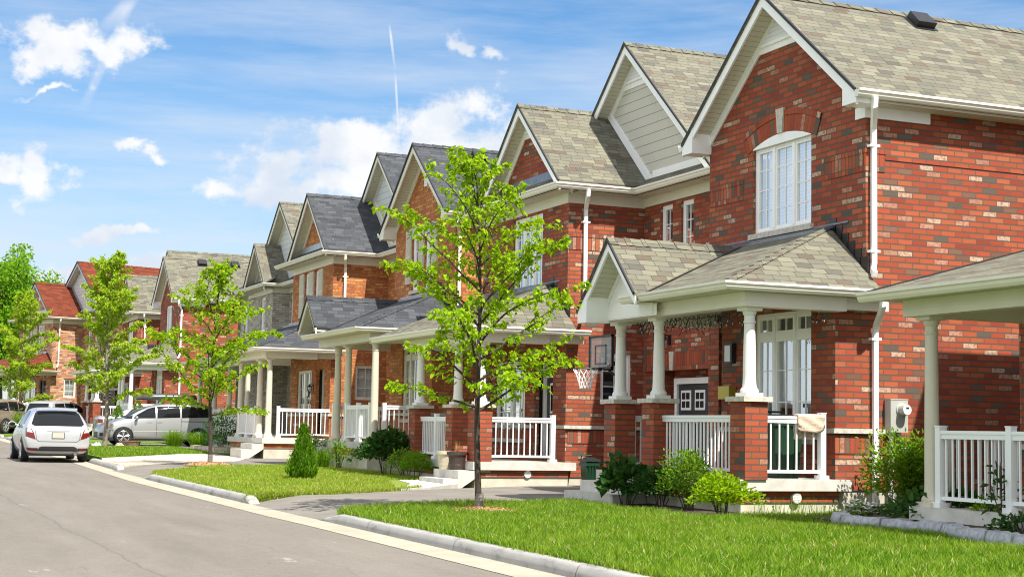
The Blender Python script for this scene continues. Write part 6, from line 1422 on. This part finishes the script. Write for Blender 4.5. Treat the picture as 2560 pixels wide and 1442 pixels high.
rs = np.random.RandomState(3); edge = [(12.55, 17.55), (12.05, 17.15), (11.78, 16.6), (11.86, 15.9), (12.02, 15.35), (11.9, 14.75), (11.62, 14.15), (11.48, 13.5), (11.32, 12.9), (11.25, 12.2), (11.2, 11.4)]
M['edge_stone'] = plain('rough grey edging stone', (.36, .37, .39), .9, .3, 16, bmp=.8)
for i, (a, b) in enumerate(zip(edge[:-1], edge[1:])):
    p, q = Vector((*a, -1.2)), Vector((*b, -1.2)); t = (q - p); L = t.length; t.normalize(); n = Vector((-t.y, t.x, 0)); mb = MB(); k = 6; rings = []
    for j in range(k + 1):
        c = p + t * (L * (.015 + .97 * j / k)); w = .10 + rs.uniform(-.012, .012); hh = .20 + rs.uniform(-.018, .018); rings.append([c - n * w, c - n * (w + .01) + Vector((0, 0, hh * .6)), c - n * (w * .8) + Vector((0, 0, hh)), c + n * (w * .8) + Vector((0, 0, hh + rs.uniform(-.01, .01))), c + n * w + Vector((0, 0, hh * .6)), c + n * w])
    for r, s_ in zip(rings[:-1], rings[1:]):
        for j in range(5): mb.poly((r[j], s_[j], s_[j + 1], r[j + 1]), 0, j in (1, 3))
    mb.poly(rings[0]); mb.poly(rings[-1][::-1]); o = mb.build('edging_stone', M['edge_stone'], merge=True)
    tag(o, 'rough grey stone block of the low garden bed edging', 'edging stone', 'stones edging the garden bed')
# second and third gardens
conifer((8.62, 30.7, lz(30)), .27, 1.12, 2600, 'small bright cedar standing alone on the second lawn')
shrub('shrub', (11.25, 33.25, lz(33)), .66, .7, 1.15, 2000, .085, 'leaf_dark', 'tall leafy viburnum clump between two porches, left of the round boxwood', 20, lump=.6, heart=True, wide=.85, group='shrubs of the second garden')
shrub('shrub', (11.2, 31.1, lz(31)), .37, .37, .60, 3000, .032, 'leaf_mid', 'clipped round dark boxwood ball beside the porch steps', 21, lump=.05, group='shrubs of the second garden', stems=4, top=1.05)
shrub('shrub', (11.3, 32.1, lz(32)), .36, .4, .62, 700, .06, 'leaf_mid', 'pink flowering low bush behind the boxwood ball', 22, group='shrubs of the second garden', flowers=(22, .03, plain('pale pink petal', (.6, .38, .38), .6)))
shrub('shrub', (11.2, 39.2, lz(39)), .55, .5, .80, 420, .07, 'leaf_mid', 'thin rose bush with dark red blooms by the orange brick porch', 23, open_=.7, stems=12, group='shrubs of the second garden', flowers=(16, .04, plain('dark red rose', (.20, .01, .015), .6)))
grass_clump((11.0, 37.4, lz(37)), .5, .62, 130, 'clump of sword shaped iris leaves before the tan columned porch', 'leaf_mid', 24, 'perennials before the orange porch', .016, 'iris'); shrub('plant', (11.2, 36.7, lz(36)), .26, .3, .72, 300, .07, 'leaf_mid', 'upright leafy perennial close to the porch corner foundation', 25, cat='plant', group='perennials before the orange porch', open_=.5)
grass_clump((11.4, 58.2, lz(58)), .75, .75, 420, 'wide feathery grass clump before the minivan sill', 'leaf_mid', 26, 'feathery grasses by the minivan', .010); grass_clump((12.0, 56.4, lz(56)), .85, .75, 420, 'wide feathery grass clump near the minivan rear wheel', 'leaf_mid', 27, 'feathery grasses by the minivan', .010)
shrub('shrub', (12.1, 54.2, lz(54)), .5, .5, .55, 900, .05, 'leaf_ball', 'low dark clipped shrub on the brick edging beside porch steps', 28, group='shrubs by the third porch', lump=.15); shrub('shrub', (12.5, 55.3, lz(55)), .55, .5, 1.25, 1100, .07, 'leaf_dark', 'upright dark leafy shrub behind the low clipped shrub', 29, group='shrubs by the third porch')
conifer((10.75, 67.2, lz(68)), .55, 1.5, 2200, 'small conifer beyond the minivan windscreen', 31, 'leaf_mid', 'pair of small conifers'); conifer((11.5, 66.8, lz(67)), .6, 1.75, 2200, 'taller small conifer beside its twin beyond the minivan', 32, 'leaf_mid', 'pair of small conifers')
shrub('shrub', (8.1, 80.5, lz(80)), .45, .4, 1.3, 260, .10, 'leaf_mid', 'staked sapling bush near the far left trees', 33, open_=.7, stems=6)
def rock(x, y, r, label, mat='edge_stone', seed=0):
    rs = np.random.RandomState(seed); mb = MB(); mb.ball((x, y, lz(y) + r * .3), r * 1.2, r, r * .75, 9, 6); mb.v = [p + Vector(rs.normal(size=3) * r * .07) for p in mb.v]; o = mb.build('rock', M[mat], merge=False); tag(o, label, 'rock', 'rocks by the maple trunk')
rock(8.2, 55.6, .16, 'pale round rock left of the maple trunk', 'concrete', 1); rock(9.15, 56.6, .13, 'pinkish rock right of the maple trunk', 'pot_beige', 2)
mb = MB(); mb.lathe((9.6, 56.9, lz(57)), [(.28, 0), (.36, .2), (.38, .2), (.34, .16)], 16); o = mb.build('planter', M['red_stone']) if 'red_stone' in M else mb.build('planter', plain('reddish stone planter', (.30, .17, .12), .9, .3, 20)); tag(o, 'low reddish stone planter in front of the minivan front wheel', 'planter')
mb = MB(); mb.box(11.2, 11.45, 50.6, 54.3, lz(52) - .1, lz(52) + .17); mb.box(11.45, 13, 50.6, 50.8, lz(52) - .1, lz(52) + .17); o = mb.build('garden_wall', M['paver']); tag(o, 'low brown paver wall around the bed by the third porch', 'garden wall')

# ------------------------------------------------------------------ lawns
H1_ = [(8.12, 19.95, .5)]; H2_ = [(8.5, 38.9, .5)]
turf('grass', kline(6.5, 20.3, .16) + [(8.29, 21.95), (10.3, 22.5), (10.8, 22.4), (10.75, 21.5), (10.6, 20.2), (10.8, 18.3), (11.7, 18.6), (12.4, 18.7), (13.9, 18.7), (12.5, 17.7), (11.75, 17.0), (11.65, 16.4), (11.95, 15.4), (11.5, 14.0), (11.2, 12.6), (11.1, 9)], 2100, .082, 'grass', 1, .0052, H1_)
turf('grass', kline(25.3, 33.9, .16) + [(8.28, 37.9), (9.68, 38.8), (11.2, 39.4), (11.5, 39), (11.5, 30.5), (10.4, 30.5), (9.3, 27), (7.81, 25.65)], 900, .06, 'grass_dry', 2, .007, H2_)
turf('grass', [(6.75, 44.7), (9.67, 49.2), (11, 49.7), (11, 56.3), (9.9, 56.6), (6.8, 55)], 420, .07, 'grass', 3, .010)
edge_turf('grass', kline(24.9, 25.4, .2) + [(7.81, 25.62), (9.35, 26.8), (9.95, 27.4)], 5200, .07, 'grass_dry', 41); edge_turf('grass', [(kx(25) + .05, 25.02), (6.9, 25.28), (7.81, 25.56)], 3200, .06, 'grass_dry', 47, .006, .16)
edge_turf('grass', [(kx(20.4) + .2, 20.45), (8.29, 21.93), (10.3, 22.55), (10.95, 22.65)], 6000, .085, 'grass', 42, .0052)
edge_turf('grass', kline(6.5, 20.2, .18), 5200, .06, 'grass', 43, .005, .02); edge_turf('grass', kline(25.3, 33.6, .18), 2600, .05, 'grass_dry', 44, .006, .02)
edge_turf('grass', [(6.7, 44.6), (9.67, 49.1)], 1500, .07, 'grass', 45, .009); edge_turf('grass', kline(33.4, 33.9, .2) + [(8.28, 38.0), (9.68, 38.85)], 2200, .06, 'grass_dry', 46, .008)
rs = np.random.RandomState(8); P = []                                   # tall tufts along the foundations
for i in range(190):
    t = rs.uniform(); P.append((11.75 + 2.2 * t, 18.82 - .1 * rs.uniform(), -1.15))
V, F = [], []
for (x, y, z) in P:
    a = rs.uniform(0, 6.28); hh = rs.uniform(.08, .30); l = rs.uniform(.02, .12); s = np.array([math.cos(a), math.sin(a), 0]) * .004; o_ = np.array([x, y, z]); t_ = o_ + np.array([rs.uniform(-1, 1) * l, rs.uniform(-1, .2) * l, hh]); m_ = (o_ + t_) / 2 + np.array([0, 0, hh * .1]); b = len(V); V += [o_ - s, o_ + s, m_ + s * .8, m_ - s * .8, t_ + s * .1, t_ - s * .1]; F += [(b, b + 1, b + 2, b + 3), (b + 3, b + 2, b + 4, b + 5)]
tag(npmesh('grass', V, F, M['grass']), kind='stuff')

# ------------------------------------------------------------------ camera, light, sky
cam = bpy.data.cameras.new('camera'); co = bpy.data.objects.new('camera', cam); col.objects.link(co); scene.camera = co
f_, yaw, pit, rol = 3886.7, .404469, .0901123, .0187145
Fv = Vector((math.sin(yaw) * math.cos(pit), math.cos(yaw) * math.cos(pit), math.sin(pit))); Rv = Vector((math.cos(yaw), -math.sin(yaw), 0)); Uv = Rv.cross(Fv)
c_, s_ = math.cos(rol), math.sin(rol); Rv, Uv = Rv * c_ + Uv * s_, Uv * c_ - Rv * s_
co.matrix_world = Matrix(((Rv.x, Uv.x, -Fv.x, 0), (Rv.y, Uv.y, -Fv.y, 0), (Rv.z, Uv.z, -Fv.z, 0), (0, 0, 0, 1)))
cam.sensor_width = 36; cam.sensor_fit = 'HORIZONTAL'; cam.lens = 36 * f_ / 2560; cam.clip_end = 3000; cam.clip_start = .1

sdir = Vector((-.2, 1, -1.41)).normalized()
sun = bpy.data.lights.new('sun', 'SUN'); sun.energy = 4.9; sun.angle = R(.53); sun.color = (1, .945, .86); so = bpy.data.objects.new('sun', sun); col.objects.link(so); so.rotation_euler = sdir.to_track_quat('-Z', 'Y').to_euler()
w = bpy.data.worlds.new('World'); scene.world = w; w.use_nodes = True; nt = w.node_tree; bg = nt.nodes['Background']
sky = N(nt, 'ShaderNodeTexSky', sky_type='NISHITA'); sky.sun_disc = False; sky.sun_elevation = R(54.1); sky.sun_rotation = math.atan2(.2, -1); sky.air_density = 1.0; sky.dust_density = .6; sky.ozone_density = 2.2; sky.altitude = 200
SKY = .092; EXP = .82; E2 = 2 ** EXP
tc = N(nt, 'ShaderNodeTexCoord'); d = tc.outputs['Generated']
sp = N(nt, 'ShaderNodeSeparateXYZ'); lk(nt, d, sp.inputs[0])
hs = N(nt, 'ShaderNodeHueSaturation'); hs.inputs['Saturation'].default_value = 1.32; hs.inputs['Value'].default_value = 1.0; lk(nt, sky.outputs[0], hs.inputs['Color'])
skyc = hs.outputs[0]
el = sp.outputs[2]
# thin streaky cirrus veil
mp = N(nt, 'ShaderNodeMapping'); mp.inputs['Scale'].default_value = (3.2, 3.2, 26); mp.inputs['Rotation'].default_value = (.10, .16, .3); lk(nt, d, mp.inputs[0])
ci = noise(nt, 1.5, mp.outputs[0], 6, .62)
mr = N(nt, 'ShaderNodeMapRange'); mr.inputs[1].default_value = .38; mr.inputs[2].default_value = .82; lk(nt, ci, mr.inputs[0])
hz = N(nt, 'ShaderNodeMapRange'); hz.inputs[1].default_value = .30; hz.inputs[2].default_value = .06; lk(nt, el, hz.inputs[0])
veil = math_(nt, 'MULTIPLY', mr.outputs[0], math_(nt, 'MULTIPLY_ADD', hz.outputs[0], .5, .62))
K = 1 / SKY / E2
c1 = mix(nt, math_(nt, 'MULTIPLY', veil, .9), skyc, (.80 * K, .86 * K, .95 * K))
c1 = mix(nt, math_(nt, 'MULTIPLY', hz.outputs[0], .40), c1, (.66 * K, .77 * K, .93 * K))
# unseen bright cloud cover, added overhead and behind the viewer as fill light
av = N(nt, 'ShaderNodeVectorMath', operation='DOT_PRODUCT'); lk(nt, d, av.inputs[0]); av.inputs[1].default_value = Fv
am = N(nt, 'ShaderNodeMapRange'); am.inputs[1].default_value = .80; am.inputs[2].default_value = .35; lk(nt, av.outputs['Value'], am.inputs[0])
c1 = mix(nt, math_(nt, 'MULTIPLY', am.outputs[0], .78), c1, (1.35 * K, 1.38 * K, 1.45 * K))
# heaped clouds at fixed bearings
def px(x, y): v = Fv + Rv * ((x - 1280) / f_) - Uv * ((y - 721) / f_); return v.normalized()
blobs = [(1150, 320, 135, 115), (1240, 420, 150, 95), (1060, 405, 120, 75), (870, 395, 140, 100), (960, 445, 150, 60), (700, 435, 140, 90), (560, 488, 90, 36), (640, 478, 90, 50), (800, 480, 150, 45), (170, 110, 130, 55), (290, 140, 95, 40), (90, 150, 110, 50), (205, 175, 60, 50), (25, 420, 55, 40), (115, 430, 60, 52), (408, 362, 48, 24), (270, 588, 80, 16), (1235, 148, 55, 26), (1145, 135, 40, 24), (180, 705, 200, 36), (420, 690, 150, 32), (30, 690, 90, 30), (130, 245, 70, 13), (320, 335, 90, 20), (500, 318, 26, 14)]
big = None
p2 = N(nt, 'ShaderNodeMapping'); p2.inputs['Scale'].default_value = (1, 1, 1.35); lk(nt, d, p2.inputs[0])
n1 = noise(nt, 30, p2.outputs[0], 9, .64); n2 = noise(nt, 9, p2.outputs[0], 4, .5)
def warp(src, sc, amt):
    nn = N(nt, 'ShaderNodeTexNoise'); nn.inputs['Scale'].default_value = sc; nn.inputs['Detail'].default_value = 5; lk(nt, d, nn.inputs['Vector'])
    a = N(nt, 'ShaderNodeVectorMath', operation='SUBTRACT'); lk(nt, nn.outputs['Color'], a.inputs[0]); a.inputs[1].default_value = (.5, .5, .5)
    b = N(nt, 'ShaderNodeVectorMath', operation='SCALE'); lk(nt, a.outputs[0], b.inputs[0]); b.inputs['Scale'].default_value = amt
    e = N(nt, 'ShaderNodeVectorMath', operation='ADD'); lk(nt, src, e.inputs[0]); lk(nt, b.outputs[0], e.inputs[1]); return e.outputs[0]
dw = warp(warp(d, 16, .055), 55, .022)
for (x, y, rx, ry) in blobs:
    v = px(x, y); sb = N(nt, 'ShaderNodeVectorMath', operation='SUBTRACT'); lk(nt, dw, sb.inputs[0]); sb.inputs[1].default_value = v
    ml = N(nt, 'ShaderNodeVectorMath', operation='MULTIPLY'); lk(nt, sb.outputs[0], ml.inputs[0]); ml.inputs[1].default_value = (f_ / rx, f_ / rx, f_ / ry)
    ln = N(nt, 'ShaderNodeVectorMath', operation='LENGTH'); lk(nt, ml.outputs[0], ln.inputs[0]); val = math_(nt, 'SUBTRACT', 1.0, ln.outputs['Value'])
    big = val if big is None else math_(nt, 'SMOOTH_MAX', big, val, .25)
den = math_(nt, 'ADD', math_(nt, 'MULTIPLY', math_(nt, 'SUBTRACT', n1, .5), 3.1), math_(nt, 'MULTIPLY', math_(nt, 'SUBTRACT', n2, .5), 1.7))
den = math_(nt, 'ADD', math_(nt, 'ADD', big, .12), den)
cm = N(nt, 'ShaderNodeMapRange', interpolation_type='SMOOTHSTEP'); cm.inputs[1].default_value = .02; cm.inputs[2].default_value = .75; lk(nt, den, cm.inputs[0])
shade = ramp(nt, noise(nt, 14, p2.outputs[0], 5, .55), [(.36, (.74 * K, .81 * K, .92 * K)), (.56, (1.02 * K, 1.02 * K, 1.02 * K))])
c2 = mix(nt, math_(nt, 'MULTIPLY', cm.outputs[0], .93), c1, shade)
# one condensation trail and one broad streak
def trail(c, a, b, wdt, amt):
    a, b = px(*a), px(*b); n = a.cross(b).normalized(); dt = N(nt, 'ShaderNodeVectorMath', operation='DOT_PRODUCT'); lk(nt, d, dt.inputs[0]); dt.inputs[1].default_value = n
    wb = math_(nt, 'ADD', math_(nt, 'ABSOLUTE', dt.outputs['Value']), math_(nt, 'MULTIPLY', math_(nt, 'SUBTRACT', n1, .5), wdt * .8))
    r = N(nt, 'ShaderNodeMapRange', interpolation_type='SMOOTHSTEP'); r.inputs[1].default_value = wdt; r.inputs[2].default_value = wdt * .2; lk(nt, wb, r.inputs[0])
    zr = N(nt, 'ShaderNodeMapRange'); zr.inputs[1].default_value = min(a.z, b.z); zr.inputs[2].default_value = min(a.z, b.z) + .02; lk(nt, el, zr.inputs[0]); zt = N(nt, 'ShaderNodeMapRange'); zt.inputs[1].default_value = max(a.z, b.z); zt.inputs[2].default_value = max(a.z, b.z) - .008; lk(nt, el, zt.inputs[0])
    fr = N(nt, 'ShaderNodeVectorMath', operation='DOT_PRODUCT'); lk(nt, d, fr.inputs[0]); fr.inputs[1].default_value = a
    m_ = math_(nt, 'MULTIPLY', math_(nt, 'MULTIPLY', r.outputs[0], math_(nt, 'MULTIPLY', zr.outputs[0], zt.outputs[0])), math_(nt, 'GREATER_THAN', fr.outputs['Value'], .5)); return mix(nt, math_(nt, 'MULTIPLY', m_, amt), c, (.95 * K, .97 * K, 1.0 * K))
c2 = trail(c2, (973, 57), (988, 180), .0011, .75); c2 = trail(c2, (988, 180), (998, 362), .0010, .6); c2 = trail(c2, (335, -10), (245, 95), .006, .55); c2 = trail(c2, (335, -10), (200, 290), .004, .25)
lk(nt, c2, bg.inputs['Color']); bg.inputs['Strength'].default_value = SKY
vs = scene.view_settings; scene.display_settings.display_device = 'sRGB'; vs.view_transform = 'Standard'; vs.look = 'None'; vs.gamma = 1; vs.exposure = EXP; vs.use_curve_mapping = False
scene.cycles.filter_width = 1.05; scene.cycles.max_bounces = 8; scene.cycles.transparent_max_bounces = 12; scene.cycles.use_denoising = True
